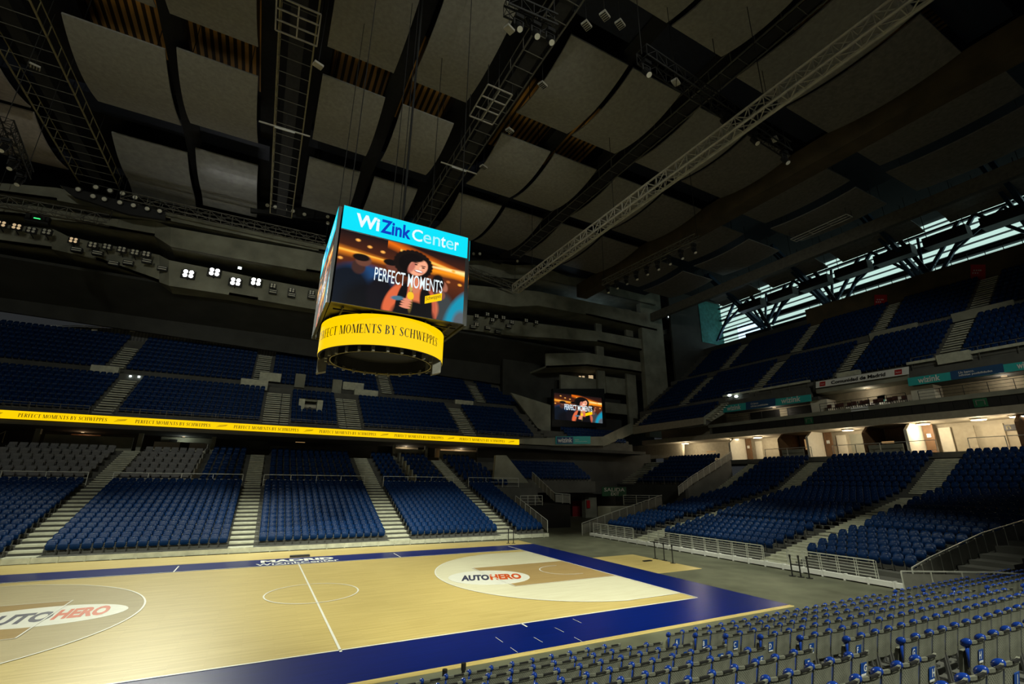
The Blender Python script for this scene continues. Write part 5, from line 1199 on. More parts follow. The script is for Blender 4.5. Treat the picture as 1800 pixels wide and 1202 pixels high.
for k, (u, v) in enumerate(((515, 774), (528, 776))): 
    q = P(u, v, 1, 36.4); t = thing('lit_opening', 'small yellow lit opening under the ribbon, %s of two' % ('left', 'right')[k], 'window', q); MB().box(-0.5, 0.5, 0, 0.1, -0.1, 0.1).build('glow', MT['warmwindow'], t)
t = thing('monitor', 'small dark monitor above the pale boards', 'monitor', (-10.9, 36.3, 7.95)); MB().box(-0.35, 0.35, 0, 0.1, -0.25, 0.3).build('case', MT['blackplastic'], t); MB().box(-0.08, 0.08, -0.01, 0, -0.1, 0.0).build('indicator', MT['lampwhite'], t)
for k, (x0, x1) in enumerate(((-8.6, -7.9),)): tag(MB().box(x0, x1, 35.8, 35.9, 7.55, 7.95).build('white_notice', MT['whitewall']), 'small pale notice in the box above the grey seats', 'sign')
for k in range(6):
    z0 = 4.1+0.49*k; d = 24.5+1.36*k
    tag(MB().box(11.30, 11.42, d, d+0.9, z0, z0+0.95).build('divider_panel', MT['tealdaylight'] if 0 else MT['concrete']), 'pale stepped divider panel in the far stand, %s from the bottom' % ordw(k+1), 'divider', 'stepped divider panels')
for k in range(7):
    z0 = 3.9+0.49*k; d = 24.4+1.36*k
    tag(MB().box(-7.55, -7.47, d, d+1.3, z0, z0+0.85).build('divider_panel', MT['greenvinyl'] if 0 else MT['mesh']), 'thin divider beside the grey box seats, %s from the bottom' % ordw(k+1), 'divider', 'dividers beside the grey box seats')
# corner: concrete flank and exit tunnel
mb = MB()
pq(mb, [(868, 842), (905, 860), (965, 905), (940, 862), (890, 800), (872, 800)], 1, 26.0, (0, 0.5, 0)); struct(mb.build('stair_flank', MT['concrete']), 'concrete flank of the far stand stair by the exit', 'wall')
struct(MB().box(20.1, 26.8, 19.9, 25.8, 0, 2.2).build('tunnel_block', MT['blackplastic']), 'black block under the raised landing at the exit', 'block')
mb = MB(); pq(mb, [(895, 815), (1050, 815), (1050, 800), (895, 800)], 1, 34.0, (0, 0.3, 0)); struct(mb.build('parapet', MT['darkconc']), 'parapet behind the corner seats', 'wall')
mb = MB(); stepped(mb, CROW, 33.5, 24.5, 36.5, 'far', 3.2); struct(mb.build('lower_terrace', MT['terrace']), 'corner terrace over the exit tunnel', 'terrace')
struct(MB().box(24, 42, 29.0, 29.6, 3.0, 4.6).build('parapet', MT['darkconc']), 'dark concrete front of the corner terrace', 'wall')
struct(MB().box(22, 52, 33.6, 34, 0, 8.8).build('wall_corner', MT['darkconc']), 'dark wall at the back of the exit corner', 'wall')
mb = MB(); pq(mb, [(1040, 945), (1165, 872), (1165, 905), (1060, 960)], 1, 13.3, (0, 0.1, 0)) if 0 else None
struct(MB().box(26.6, 36.0, 13.1, 15.0, 0, 2.3).build('ramp_flank', MT['concrete']), 'pale concrete block under the exit sign landing', 'wall')
for (u0, v0, u1, v1, y, m, lab, nm) in ((1007, 912, 1029, 880, 32.5, 'darkredvinyl', 'dark red shutter in the exit tunnel', 'red_shutter'), (1007, 931, 1029, 913, 32.5, 'mesh', 'grey panel below the dark red shutter', 'grey_panel'), (1032, 893, 1037, 879, 30.0, 'redvinyl', 'small red sign on the tunnel column', 'red_sign')):
    q = P(u0, v0, 1, y); q2 = P(u1, v1, 1, y); tag(MB().box(q[0], q2[0], y, y+0.1, max(0, q[2]), q2[2]).build(nm, MT[m]), lab, 'panel')
q = P(1031, 945, 1, 30.2); q2 = P(1048, 865, 1, 30.2); struct(MB().box(q[0], q2[0], 30.2, 31, -0.02, q2[2]).build('column', MT['concrete']), 'concrete column at the exit tunnel', 'column')
# corner balcony fascia: from the ribbon end round to the end stand
mb = MB(); pq(mb, [(912, 780), (977, 783), (1060, 783), (1075, 776), (1060, 767), (977, 769), (912, 771)], 1, 30.0, (0, 0.4, 0)); struct(mb.build('balcony_front', MT['concrete']), 'concrete balcony front beyond the yellow ribbon', 'wall')
mb = MB()
a = [P(1060, 785, 1, 30.0), P(1060, 767, 1, 30.0), P(1112, 742, 0, 48.4), P(1112, 762, 0, 48.4)]; mb.prism(a, (0.3, 0.3, 0)); struct(mb.build('balcony_front', MT['concrete']), 'slanting concrete balcony side climbing to the end tier', 'wall')
mb = MB(); pq(mb, [(1112, 763), (1237, 745), (1237, 733), (1112, 750)], 0, 48.4, (0.4, 0, 0)); struct(mb.build('balcony_front', MT['beige']), 'pale beige balcony front of the corner wedge', 'wall')
mb = MB(); a = [P(1237, 746, 0, 48.4), P(1237, 732, 0, 48.4), P(1270, 710, 0, 52.0), P(1270, 727, 0, 52.0)]; mb.prism(a, (0.2, -0.2, 0)); struct(mb.build('balcony_front', MT['concrete']), 'slanting concrete side between wedge and left turquoise ribbon', 'wall')
struct(MB().box(30, 48, 30.4, 40, 8.5, 8.9).build('balcony_slab', MT['darkconc']), 'slab of the corner balcony', 'slab')
mb = MB(); stepped(mb, CU1, 34.6, 31.5, 46, 'far', 8.9); struct(mb.build('upper_terrace', MT['terrace']), 'few corner rows below the small video screen', 'terrace')
mb = MB(); a = [P(u, v, 1, 37.4) for u, v in ((898, 690), (968, 712), (968, 765), (945, 752))]; mb.prism(a, (0, 0.4, 0)); struct(mb.build('wall_flank', MT['concrete']), 'triangular concrete flank left of the small screen', 'wall')
# corner building behind the small screen: floors, columns
mb = MB(); mb.box(30, 62, 42.5, 43, 8, 24); struct(mb.build('wall_corner', MT['darkconc']), 'dark corner wall behind the small screen', 'wall')
for (u0, v0, u1, v1, lab) in ((986, 690, 1060, 668, 'left, above the small screen'), (1066, 690, 1113, 668, 'right of the small screen, upper'), (1064, 725, 1115, 712, 'right of the small screen, lower')):
    q = P(u0, v0, 1, 39.6); q2 = P(u1, v1, 1, 39.6); struct(MB().box(q[0], q2[0], 39.6, 40.0, q[2], q2[2]).build('parapet', MT['concrete']), 'concrete parapet of the corner floors, '+lab, 'wall')
for u, v0, v1, lab in ((1056, 690, 607, 'behind the small screen'), (1112, 760, 655, 'right of the small screen'), (1052, 590, 560, 'between the corner galleries'), (1105, 590, 545, 'between the corner galleries, farther right')):
    q = P(u-4, v0, 1, 39.0); q2 = P(u+5, v1, 1, 39.0); struct(MB().box(q[0], q2[0], 39.0, 39.5, q[2], q2[2]).build('column', MT['concrete']), 'concrete column '+lab, 'column')
for k, (u, v, c) in enumerate(((1020, 665, 'lampwhite'), (1026, 665, 'halogen'), (1037, 664, 'halogen'), (1041, 664, 'lampwhite'))):
    q = P(u, v, 1, 41.5); t = thing('lit_poster', 'tiny lit picture behind the corner parapet, %s from left' % ordw(k+1), 'picture', q, 0, 'lit pictures behind the corner parapet'); MB().box(-0.22, 0.22, 0, 0.1, -0.45, 0.45).build('glow', MT['halogen'], t)
for (u0, v0, u1, v1, lab) in ((1003, 572, 1041, 561, 'bright opening between the corner galleries'), (1082, 628, 1117, 612, 'dim window opening above the corner balcony')):
    q = P(u0, v0, 1, 43.5); q2 = P(u1, v1, 1, 43.5); o = MB().box(q[0], q2[0], 43.5, 43.6, q[2], q2[2]).build('window_2' if 'bright' in lab else 'window_3', MT['daylight' if 'bright' in lab else 'louver']); struct(o, lab, 'window')
    if 'dim' in lab: o.data.materials[0] = MT['tealdaylight']
# tall column and glazed bays at the right end of the galleries
q = P(1153, 745, 1, 36.6); q2 = P(1160, 520, 1, 36.6); struct(MB().box(q[0]-1.6, q2[0], 36.6, 37.6, 12, q2[2]+2).build('column', MT['concrete']), 'tall slim concrete column where the galleries end', 'column')
mb = MB(); pq(mb, [(1160, 760), (1300, 600), (1300, 470), (1160, 520)], 1, 43.0, (0, 0.4, 0)); struct(mb.build('wall_corner', MT['darkconc']), 'dark wall of the corner bays', 'wall')
for u, v0, v1, lab in ((1200, 690, 530, 'first'), (1232, 665, 530, 'second')):
    q = P(u-4, v0, 1, 39); q2 = P(u+4, v1, 1, 39); struct(MB().box(q[0], q2[0], 39, 39.8, q[2], q2[2]).build('column', MT['concrete']), 'concrete column of the corner bays, %s from the tall one' % lab, 'column')
mb = MB(); pq(mb, [(1172, 586), (1196, 592), (1275, 604), (1275, 594), (1196, 575), (1172, 578)], 1, 38.6, (0, 4, 0)); struct(mb.build('balcony_slab', MT['concrete']), 'concrete balcony floor of the corner bays', 'slab')
rail('balcony_rail', 'thin rail of the corner bay balcony beside the daylight-tinted wall', [P(1196, 577, 1, 38.7), P(1278, 593, 1, 38.7)], 1.3, 4, 1.2, m='dimtruss', r=0.02)
q = P(1232, 590, 1, 41.5); q2 = P(1282, 540, 1, 41.5); struct(MB().box(q[0], q2[0]+0.8, 41.5, 41.9, q[2]-7, q2[2]).build('wall_daylight_tint', MT['tealdaylight']), 'block wall tinted teal to show window daylight in the corner bays', 'wall')  # window daylight set into the wall colour as teal
q = P(1170, 640, 1, 41.8); q2 = P(1196, 596, 1, 41.8); t = struct(MB().box(q[0], q2[0], 41.8, 41.9, q[2], q2[2]).build('window_4', MT['navysteel']), 'dim glazed bay of the corner', 'window')
for k, (u, v) in enumerate(((1176, 557), (1209, 563))):
    t = thing('bulkhead_lamp', 'tiny white lamp on corner balcony, %s of two' % ('left', 'right')[k], 'lamp', P(u, v, 1, 42.92)); MB().box(-0.2, 0.2, 0, 0.1, -0.12, 0.12).build('glow', MT['lampwhite'], t)
tag(MB().box(*(lambda a, b: (a[0], b[0], 38.5, 38.7, a[2], b[2]))(P(1224, 580, 1, 38.5), P(1228, 574, 1, 38.5))).build('notice', MT['stickerwhite']), 'small white notice on the corner balcony rail', 'sign')

# vomitories and parapets of the far upper tiers
def vbox(lab, u0, v0, u1, v1, y, m='step', th=0.6, nm='parapet'):
    q = P(u0, v1, 1, y); q2 = P(u1, v0, 1, y); return struct(MB().box(q[0], q2[0], y, y+th, q[2], q2[2]).build(nm, MT[m]), lab, 'wall')
for a in ((156, 645, 210, 657, 37.7, 'pale parapet by the left upper aisle'), (421, 669, 472, 682, 37.7, 'pale parapet left of the tunnel block'), (622, 687, 665, 699, 37.7, 'pale parapet right of the tunnel block'), (800, 705, 832, 714, 37.7, 'pale parapet near the ribbon end aisle')): vbox(a[5], *a[:5])
for a in ((517, 658, 538, 680, 'left'), (583, 668, 602, 690, 'right')): vbox('pale stair block above the tunnel block, '+a[4], *a[:4], 39.0, 'concrete', 0.9)
for a in ((455, 657, 495, 668, 'left'), (602, 674, 640, 684, 'right')): vbox('pale low wall behind the crosswalk, '+a[4], *a[:4], 39.2, 'step', 0.3)
for x0, x1, lab in ((-44, -18.6, 'left part'), (-17, -5, 'second part'), (-3, 10, 'middle part'), (12, 30, 'right part')):
    struct(MB().box(x0, x1, 37.55, 37.75, 14.0, 14.75).build('parapet', MT['terrace']), 'low grey parapet along the far crosswalk, '+lab, 'wall')
t = thing('tunnel_mouth', 'pale framed tunnel opening in the middle of the upper block', 'opening', (1.45, 34.3, 11.9))
MB().box(-1.25, -0.65, -0.3, 1.4, -0.3, 1.25).build('side_wall', MT['step'], t); MB().box(0.65, 1.25, -0.3, 1.4, -0.3, 1.25).build('side_wall', MT['step'], t); MB().box(-0.65, 0.65, 0.6, 0.7, -0.3, 0.75).build('door_leaf', MT['whitewall'], t); MB().box(-1.25, 1.25, 0.5, 1.6, 1.15, 1.35).build('lintel', MT['concrete'], t); MB().box(-0.12, 0.12, 0.57, 0.6, 0.1, 0.5).build('door_hatch', MT['blackplastic'], t)
for k, (u, v) in enumerate(((229, 661), (244, 662))):
    t = thing('step_lamp', 'tiny white lamp at the top of the left upper aisle, %s of two' % ('left', 'right')[k], 'lamp', P(u, v, 1, 37.4)); MB().box(-0.08, 0.08, 0, 0.1, -0.08, 0.08).build('glow', MT['lampwhite'], t)
q = P(655, 668, 1, 44); tag(MB().box(q[0]-0.15, q[0]+0.15, 44, 44.1, q[2]-0.9, q[2]+0.9).build('lit_doorway', MT['louver']), 'thin pale lit doorway high on the far tier', 'doorway')
q = P(813, 672, 1, 46.3); tag(MB().box(q[0]-0.5, q[0]+0.5, 46.3, 46.5, q[2]-0.9, q[2]+0.9).build('lit_doorway', MT['beige']), 'pale doorway in the corrugated wall right of the scoreboard', 'doorway')
for k, (u, v) in enumerate(((12, 583), (166, 580), (233, 581), (325, 583), (352, 584.5), (463, 592), (479, 593), (798, 652), (833, 662))):
    t = thing('wall_lamp', 'tiny pale lamp on the far back wall, %s from left' % ordw(k+1), 'lamp', P(u, v, 1, 46.3), 0, 'tiny lamps along the far back wall'); MB().box(-0.25, 0.25, 0, 0.15, -0.12, 0.12).build('case', MT['whitewall'], t)

# ================================================================== END STAND: CONCOURSE, TERRACES, UPPER TIER
struct(MB().box(50.6, 58, -45, 34, 6.9, 7.40).build('concourse_floor', MT['terrace']), 'concourse floor at the top of the end stand', 'floor')
struct(MB().box(55.2, 55.6, -45, 34, 7.3, 16).build('wall_end', MT['beige']), 'beige back wall of the end concourse', 'wall')
struct(MB().box(50.8, 55.4, -45, 34, 10.25, 10.9).build('concourse_soffit', MT['beige']), 'pale soffit over the end concourse', 'ceiling')
fa = thing('fascia', 'dark panelled fascia along the front of the guest terraces', 'fascia', (50.9, 0, 10.9))
for k in range(64):
    y = 20.5-1.02*k
    MB().box(-0.06, 0, y-0.98, y, 0.02, 0.86).build('fascia_panel', MT['blackplastic'], fa)
MB().box(0, 0.3, -45, 21, -0.05, 0.95).build('backing', MT['dimtruss'], fa)
struct(MB().box(50.7, 54.4, -45, 21, 11.75, 12.15).build('terrace_slab', MT['concrete']), 'concrete edge of the guest terraces', 'slab')
struct(MB().box(54.4, 54.7, -45, 21, 12.1, 16).build('wall_terrace', MT['beige']), 'beige back wall of the guest terraces', 'wall')
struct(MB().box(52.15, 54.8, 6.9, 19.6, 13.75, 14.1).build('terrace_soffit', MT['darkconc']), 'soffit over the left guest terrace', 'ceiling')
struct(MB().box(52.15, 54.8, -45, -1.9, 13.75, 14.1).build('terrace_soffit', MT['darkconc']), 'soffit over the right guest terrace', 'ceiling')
struct(MB().box(51.95, 54.8, -1.9, 6.9, 14.4, 14.9).build('terrace_soffit', MT['concrete']), 'soffit over the brown terrace chairs', 'ceiling')
for y, lab in ((7.2, 'left'), (-2.4, 'right')):
    struct(MB().box(52.6, 54.4, y-0.9, y+0.9, 12.1, 13.75).build('terrace_pier', MT['whitewall']), 'white slatted pier beside the brown terrace chairs, '+lab, 'wall')
for y0, y1, lab in ((17, 13, 'far left'), (12, 9, 'left'), (-9, -13, 'right'), (-15, -20, 'far right')):
    struct(MB().box(54.3, 54.42, y1, y0, 12.2, 13.6).build('window_5', MT['blackplastic']), 'dark glazed bay of the guest terraces, '+lab, 'window')
# lamps added under the terrace soffits to brighten the guest terraces
for k, (y, z) in enumerate(((13, 13.75), (2.4, 14.4), (-8, 13.75), (-18, 13.75))):
    t = thing('added_soffit_lamp', 'added round lamp under the guest terrace soffit, %s from the corner' % ordw(k+1), 'lamp', (53.4, y, z), 0, 'added guest terrace lamps'); MB().tube((0, 0, 0), (0, 0, -0.08), 0.2, 14).build('diffuser', MT['halogen'], t)
    l = bpy.data.lights.new('soffit_fill_light', 'POINT'); o = bpy.data.objects.new('soffit_fill_light', l); COL.objects.link(o); l.energy = 45; l.color = (1.0, 0.86, 0.66); l.shadow_soft_size = 0.2; o.location = (53.2, y, z-0.35)
# brown terrace chairs
def tchair():
    t = thing('terrace_chair', '', 'chair'); MB().shell(0.46, 0.44, 0.88, 0.06, 0.02, 0.04, 0.20, 0.02, 0.15, 6).build('backrest', MT['terracebrown'], t)
    MB().box(-0.24, 0.24, -0.24, 0.22, 0.42, 0.48).build('seat', MT['terracebrown'], t)
    for i in (-1, 1):
        for j in (-1, 1): MB().bar((0.2*i, 0.2*j, 0), (0.2*i, 0.2*j, 0.43), 0.04).build('leg', MT['blackplastic'], t)
    return t
tc = tchair()
for k in range(12):
    p = (51.9+0.35*(k % 2), 5.9-0.62*k, 12.15); lab = 'brown chair on the guest terrace under the white sponsor board, %s from the left' % ordw(k+1)
    if k == 0: tc.location = p; tc.rotation_euler = (0, 0, -math.pi/2); tc['label'] = lab; tc['group'] = 'brown terrace chairs'
    else: dup(tc, p, -math.pi/2, lab, 'brown terrace chairs')
# concourse doors, partitions, boxes
def slab_x(lab, y, m, x0=51.2, x1=55.2, z0=7.4, z1=10.5, nm='partition'):
    """partition wall running away from the stand, with the top corner cut at the front"""
    return struct(MB().prism([(x0, y, z0), (x1, y, z0), (x1, y, z1), (x0+1.3, y, z1), (x0, y, z1-0.9)], (0, 0.25, 0)).build(nm, MT[m]), lab, 'wall')
for y, lab in ((18.3, 'beside the corner rows'), (8.3, 'beside the first box'), (-1.0, 'above the widest end aisle')): 
    slab_x('white lit partition of the concourse '+lab, y, 'whitewall')
for y, lab in ((11.6, 'first'), (2.6, 'second'), (-8.6, 'third')): slab_x('brown edged partition of the concourse, '+lab+' from the corner', y, 'brown')
DN = 1
for y0, y1, m, lab in ((17.4, 16.5, 'whitewall', 'pale door right of the first white partition'), (15.9, 14.2, 'beige', 'double door with small windows near the red cabinet'), (7.3, 6.3, 'whitewall', 'pale door right of the second white partition'), (5.9, 4.6, 'concrete', 'grey door left of the pictogram'), (-2.0, -2.9, 'whitewall', 'pale door right of the third white partition'), (-3.1, -4.6, 'beige', 'beige door at the top of the widest aisle'), (-5.1, -6.6, 'beige', 'beige double door, left leaf, by the dark pictogram'), (-7.9, -8.5, 'concrete', 'grey door right of dark pictogram')):
    struct(MB().box(55.0, 55.2, y1, y0, 7.4, 9.9).build('door_%d' % DN, MT[m]), lab, 'door'); DN += 1
for y0, y1, m, lab in ((18.2, 17.5, 'brown', 'first'), (8.2, 7.4, 'brown', 'second'), (-1.1, -1.9, 'brown', 'third')):
    struct(MB().box(54.2, 54.4, y1, y0, 7.4, 10.3).build('trim_4', MT[m]), 'brown door surround beside the %s white partition' % lab, 'trim')
    tag(MB().box(54.14, 54.2, (y0+y1)/2-0.16, (y0+y1)/2+0.16, 9.0, 9.35).build('notice', MT['stickerwhite']), 'small white notice on the %s brown door surround' % lab, 'sign')
for y, lab in ((4.3, 'left'), (-6.9, 'right')):
    t = thing('pictogram_sign', 'dark pictogram sign on the concourse wall, %s one' % lab, 'sign', (55.1, y, 9.5)); MB().box(-0.06, 0, -0.45, 0.45, -0.25, 0.25).build('board', MT['blackplastic'], t); mb = MB(); mb.box(-0.09, -0.06, -0.14, -0.08, -0.14, 0.14); mb.box(-0.09, -0.06, 0.08, 0.14, -0.14, 0.14); mb.box(-0.09, -0.06, -0.14, 0.14, 0.08, 0.14); mb.build('pictogram', MT['ochre'], t)
tag(MB().box(54.9, 55.2, 13.4, 14.0, 8.1, 9.0).build('fire_cabinet', MT['redvinyl']), 'red fire cabinet on the concourse wall', 'cabinet')
for y0, y1, lab, glow in ((11.4, 8.9, 'first', True), (2.4, -0.5, 'second', False), (-9.0, -18, 'third', True)):
    struct(MB().box(51.0, 51.2, y1, y0, 7.4, 8.35).build('counter_front', MT['concrete']), 'grey counter front of the %s concourse box' % lab, 'wall')
    struct(MB().box(54.9, 55.15, y1, y0, 8.0, 10.6).build('box_back', MT['brown']), 'brown back of the %s concourse box' % lab, 'wall')
    if glow:
        o = MB().box(54.8, 54.88, y0-1.9, y0-0.6, 8.5, 9.7).build('window_6', MT['warmwindow']); struct(o, 'warm lit window in the %s concourse box' % lab, 'window')
t = thing('lit_sign', 'small orange lit sign on the second concourse box', 'sign', (51.1, 0.7, 8.45)); MB().box(0, 0.1, -0.5, 0.5, 0, 0.18).build('glow', MT['warmwindow'], t)
t = thing('lit_sign', 'small orange lit strip in the dark box near the corner', 'sign', P(1085, 804, 0, 51.5) if 0 else (52.5, 22.5, 8.7)); MB().box(0, 0.1, -0.7, 0.7, 0, 0.12).build('glow', MT['warmwindow'], t)
# corner concourse wall with up-lit niches
mb = MB(); pq(mb, [(1068, 812), (1165, 805), (1200, 800), (1200, 776), (1165, 780), (1130, 783), (1068, 786)], 0, 53.0, (0.4, 0, 0)); struct(mb.build('wall_corner', MT['beige']), 'lit beige wall behind the corner block', 'wall')
# corner block seats terrace
mb = MB(); stepped(mb, CB, 49.5, 17.2, 26.5, 'end', 2.0); struct(mb.build('lower_terrace', MT['terrace']), 'corner block terrace right of the exit tunnel', 'terrace')
aisle(CB, 49.5, 26.6, 29.5, 'end', 2, label='wide pale steps at the corner block'); mb = MB(); mb.box(41, 41.5, 17.2, 29.5, 2.0, 4.3); struct(mb.build('parapet', MT['darkconc']), 'dark front of the corner block', 'wall')
rail('stair_rail', 'mesh railing climbing beside the corner block', [(38.0, 15.4, 3.2), (41.5, 16.6, 4.3), (49.0, 16.6, 7.4)], 0.95, 0, 1.2, infill='mesh')
rail('walkway_rail', 'thin rail in front of the corner block rows', [(41.6, 26.5, 4.35), (41.6, 17.2, 4.35)], 0.9, 2, 2.0, r=0.02, m='dimtruss')
def disc_lamp(lab, u, v):
    q = P(u, v, 0, 52.6); q = (q[0], q[1], 10.22); t = thing('ceiling_lamp', lab, 'lamp', q, 0, 'round lamps of the end concourse')
    MB().tube((0, 0, 0), (0, 0, -0.10), 0.55, 20).build('rim', MT['whitewall'], t); MB().tube((0, 0, -0.10), (0, 0, -0.14), 0.50, 20).build('diffuser', MT['lampglow'], t)
    l = bpy.data.lights.new('ceiling_lamp_light', 'POINT'); o = bpy.data.objects.new('ceiling_lamp_light', l); COL.objects.link(o); l.energy = 270; l.color = (1.0, 0.83, 0.58); l.shadow_soft_size = 0.3; o.location = (q[0], q[1], q[2]-0.45)
for k, (u, v) in enumerate(((1204.7, 780), (1291.6, 775), (1332, 771.3), (1490.7, 758.8), (1623, 747.8), (1720.7, 740), (1790, 733))): disc_lamp('warm round ceiling lamp of the end concourse, %s from the corner' % ordw(k+1), u, v)
for k, (u, v) in enumerate(((1085, 787), (1107, 786))):
    q = P(u, v, 0, 52.5); l = bpy.data.lights.new('niche_light', 'SPOT'); o = bpy.data.objects.new('niche_light', l); COL.objects.link(o); l.energy = 260; l.spot_size = R(80); l.color = (1.0, 0.85, 0.6); l.shadow_soft_size = 0.08
    o.location = q; t = thing('downlight', 'small downlight on the corner beige wall, %s of two' % ('left', 'right')[k], 'lamp', (q[0], q[1], q[2]+0.12)); MB().tube((0, 0, 0), (0, 0, 0.15), 0.12, 12).build('case', MT['blackplastic'], t)
t = thing('lamp_pair', 'pair of small bright lamps on a post at the left end ribbon', 'lamp', P(1288, 695, 0, 52.2)); MB().bar((0, 0, -1.0), (0, 0, 0), 0.08).build('post', MT['darksteel'], t)
for dy, dz in ((0.5, 0.1), (-0.5, -0.2)): MB().ell((0, dy, dz), 0.18, 0.25, 0.16, 10, 6).build('lamp_head', MT['floodlens'] if 0 else MT['lampwhite'], t)
# upper tier fronts
for y0, y1, lab in ((19.4, 7.6, 'left'), (-1.8, -30, 'right')):
    struct(MB().box(52.0, 52.5, y1, y0, 13.9, 15.2).build('tier_front', MT['terrace']), 'front wall behind the %s turquoise ribbon' % lab, 'wall')
    struct(MB().box(52.3, 52.5, y1, y0, 15.9, 16.15).build('trim_5', MT['step']), 'pale edge strip above the %s turquoise ribbon' % lab, 'trim')
struct(MB().box(51.8, 52.6, -1.9, 7.0, 14.9, 15.7).build('tier_front', MT['darkconc']), 'front wall behind the white sponsor board', 'wall')
for y0, y1, lab in ((4.6, 2.4, 'beside the aisle over the white board'), (-4.2, -6.6, 'right of the white board')):
    struct(MB().box(52.2, 52.7, y1, y0, 15.4, 16.3).build('parapet', MT['step']), 'pale parapet '+lab, 'wall')
for y0, y1, lab in ((4.2, -0.6, 'above the white sponsor board'), (-3.6, -8.4, 'at the widest upper aisle')):
    struct(MB().box(60.4, 60.7, y1, y0, 21.2, 22.15).build('parapet', MT['concrete']), 'grey parapet on the crosswalk '+lab, 'wall')
struct(MB().box(60.55, 60.75, -30, 36, 21.2, 21.9).build('parapet', MT['terrace']), 'long low parapet along the end crosswalk', 'wall')
struct(MB().box(62.0, 62.25, -30, 36, 21.4, 22.4).build('parapet', MT['terrace']), 'low wall behind the end crosswalk', 'wall')
struct(MB().box(70.2, 70.6, -30, 16.2, 27.5, 31.0).build('wall_end', MT['beambrown']), 'brown wall along the top of the end tier', 'wall')
struct(MB().box(70.2, 70.6, 16.2, 36, 27.0, 29.4).build('wall_end', MT['darkconc']), 'dark top edge of the end tier at the corner', 'wall')
# window band
win = struct(MB().box(76.5, 76.7, -34, 36, 27, 42).build('window_1', MT['louver']), 'daylit translucent window band behind the upper end tier', 'window')
mb = MB()
for k in range(17):
    z = 28.4+0.85*k; mb.box(75.9, 76.4, -34, 36, z, z+(0.07 if k % 3 else 0.30))
struct(mb.build('window_louvres', MT['navysteel']), 'dark horizontal louvres across the window band', 'louvre')
for k, (z0, z1) in enumerate(((30.6, 31.6), (33.2, 33.9), (35.6, 36.4))):
    struct(MB().box(74.8, 75.2, -34, 30-2*k, z0, z1).build('window_beam', MT['darksteel']), 'dark horizontal beam before the window band, %s from below' % ordw(k+1), 'beam')
q = P(1300, 600, 0, 76.3); q2 = P(1340, 560, 0, 76.3)
struct(MB().box(76.2, 76.3, q2[1], q[1], q[2]-3, q2[2]).build('window_7', MT['daylight']), 'brightest bluish window at the corner end', 'window')
struct(MB().box(62, 77, 36, 36.4, 20, 41).build('wall_corner', MT['darkconc']), 'dark side wall at the corner end of the window band', 'wall')  # light grey wall coloured dark where the window daylight misses it
q = P(1234, 592, 1, 35.9); q2 = P(1272, 538, 1, 35.9); struct(MB().box(q[0], q2[0], 35.9, 36.0, q[2]-1, q2[2]).build('wall_daylight_tint', MT['tealdaylight']), 'patch tinted teal as window daylight in the corner bays', 'wall')  # pool of daylight put on the dark wall as a teal patch
# blue steel roof trusses before the window
def wtruss(lab, y, k):
    t = thing('roof_truss', lab, 'truss', (72.5, y, 31.0)); mb = MB()
    mb.bar((0, 0, 0), (-13.5, 0, 7.0), 0.45, 0.6); mb.bar((0.6, 0.9, 0), (-13, 0.9, 7.4), 0.35, 0.4); mb.build('raking_chord', MT['bluesteel'], t)
    mb = MB()
    mb.bar((0, 0, 0), (0, 5.2, 6.5), 0.38); mb.bar((0, 0, 0), (0, 2.6, 6.0), 0.32); mb.bar((0, 0, 0), (0, -4.8, 6.3), 0.38); mb.bar((0, 5.2, 6.5), (0, 10.0, 0), 0.38); mb.bar((0, 0, 0), (2.5, 0.4, 7), 0.3); mb.bar((0, 2.6, 6.0), (0, 8.0, 2.5), 0.22)
    mb.bar((0, 7.5, 3.2), (0, 2.6, 6.0), 0.18); mb.build('braces', MT['bluesteel'], t)
    mb = MB(); mb.bar((-0.4, -1.2, -1.0), (-0.6, 1.5, 6.8), 0.5); mb.build('leaning_post', MT['navysteel'], t)
    return t
for k, y in enumerate((24.5, 13.2, 1.6, -10.0, -21.5)): wtruss('blue steel roof truss before the window band, %s from the corner' % ordw(k+1), y, k)
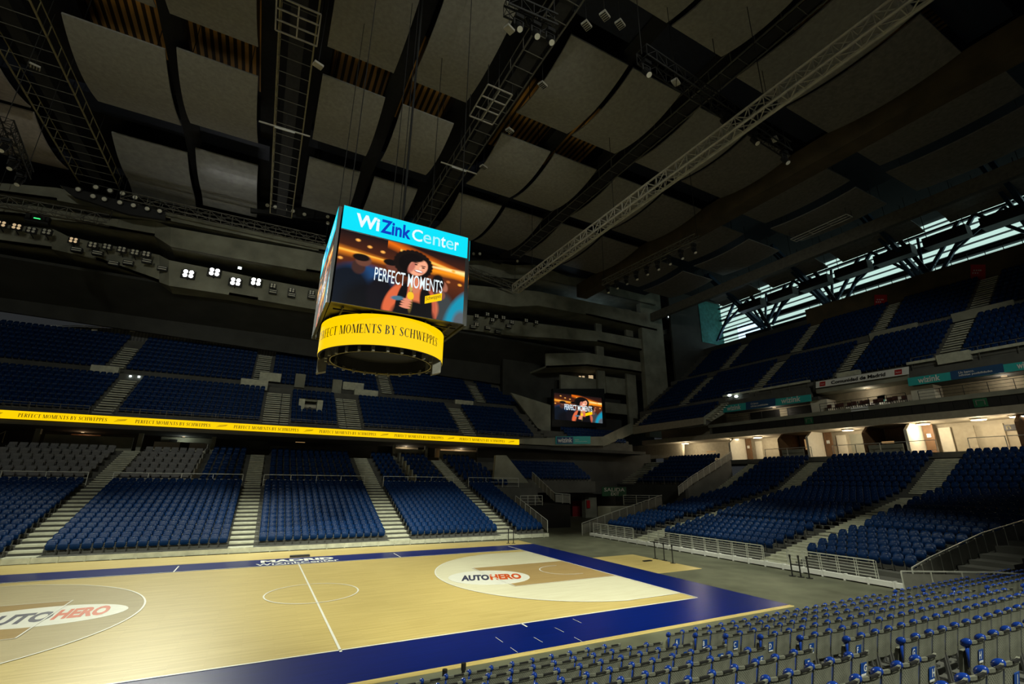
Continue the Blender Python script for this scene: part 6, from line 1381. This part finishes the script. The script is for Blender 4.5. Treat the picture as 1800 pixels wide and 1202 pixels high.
mb = MB(); mb.bar((72.5, -34, 31.2), (72.5, 34, 31.2), 0.22); struct(mb.build('window_rail', MT['bluesteel']), 'blue steel tie along the foot of the window trusses', 'beam')
def duct(lab, y, x=67.6, z=33.6, l_=4.2):
    t = thing('hanging_unit', lab, 'ventilation unit', (x, y, z)); MB().box(-0.8, 0.8, -l_/2, l_/2, -0.65, 0.65).build('case', MT['blackplastic'], t)
    for dy in (-l_/2+0.3, l_/2-0.3): MB().tube((0, dy, 0.65), (0, dy, 40.2-z), 0.04, 5).build('hanger', MT['darksteel'], t)
for k, y in enumerate((23.2, 17.8, 12.6, 7.4, 2.4, -3.0, -8.4, -14)): duct('black ventilation unit hanging before the window band, %s from the corner' % ordw(k+1), y)
for k, (y0, y1) in enumerate(((28, 20.5), (18.5, 10.0), (8.0, -1.5), (-4, -13), (-15.5, -26))):
    pan('charcoal sheet with a bright edge before the window band, %s from the corner' % ordw(k+1), 58.6, 66.6, y1, y0, z=34.9, sag=-0.7, m='paneldark', axis='x')
rail('roof_rail', 'thin rail on the brown wall below the window band', [(70.3, 15.5, 31.0), (70.3, -29, 31.0)], 0.9, 1, 1.6, m='darksteel', r=0.03)
# exit sign glyph boards on the dark fascia
for y, lab in ((7.6, 'left'), (-6.8, 'right')):
    t = thing('exit_pictogram', 'dim green exit pictogram on the dark fascia, %s one' % lab, 'sign', (50.8, y, 11.35)); MB().box(-0.03, 0, -0.45, 0.45, -0.36, 0.36).build('board', MT['greenvinyl'], t); mb = MB(); mb.box(-0.06, -0.03, -0.3, -0.24, -0.2, 0.2); mb.box(-0.06, -0.03, 0.24, 0.3, -0.2, 0.2); mb.box(-0.06, -0.03, -0.3, 0.3, 0.16, 0.22); mb.build('pictogram', MT['mesh'], t)
t = thing('notice', 'white two-line notice on the concrete terrace edge', 'sign', (50.62, 2.3, 11.95)); mb = MB(); mb.box(-0.02, 0, -0.8, 0.8, 0.04, 0.18); mb.box(-0.02, 0, -0.8, 0.8, -0.18, -0.06); mb.build('board', MT['stickerwhite'], t)
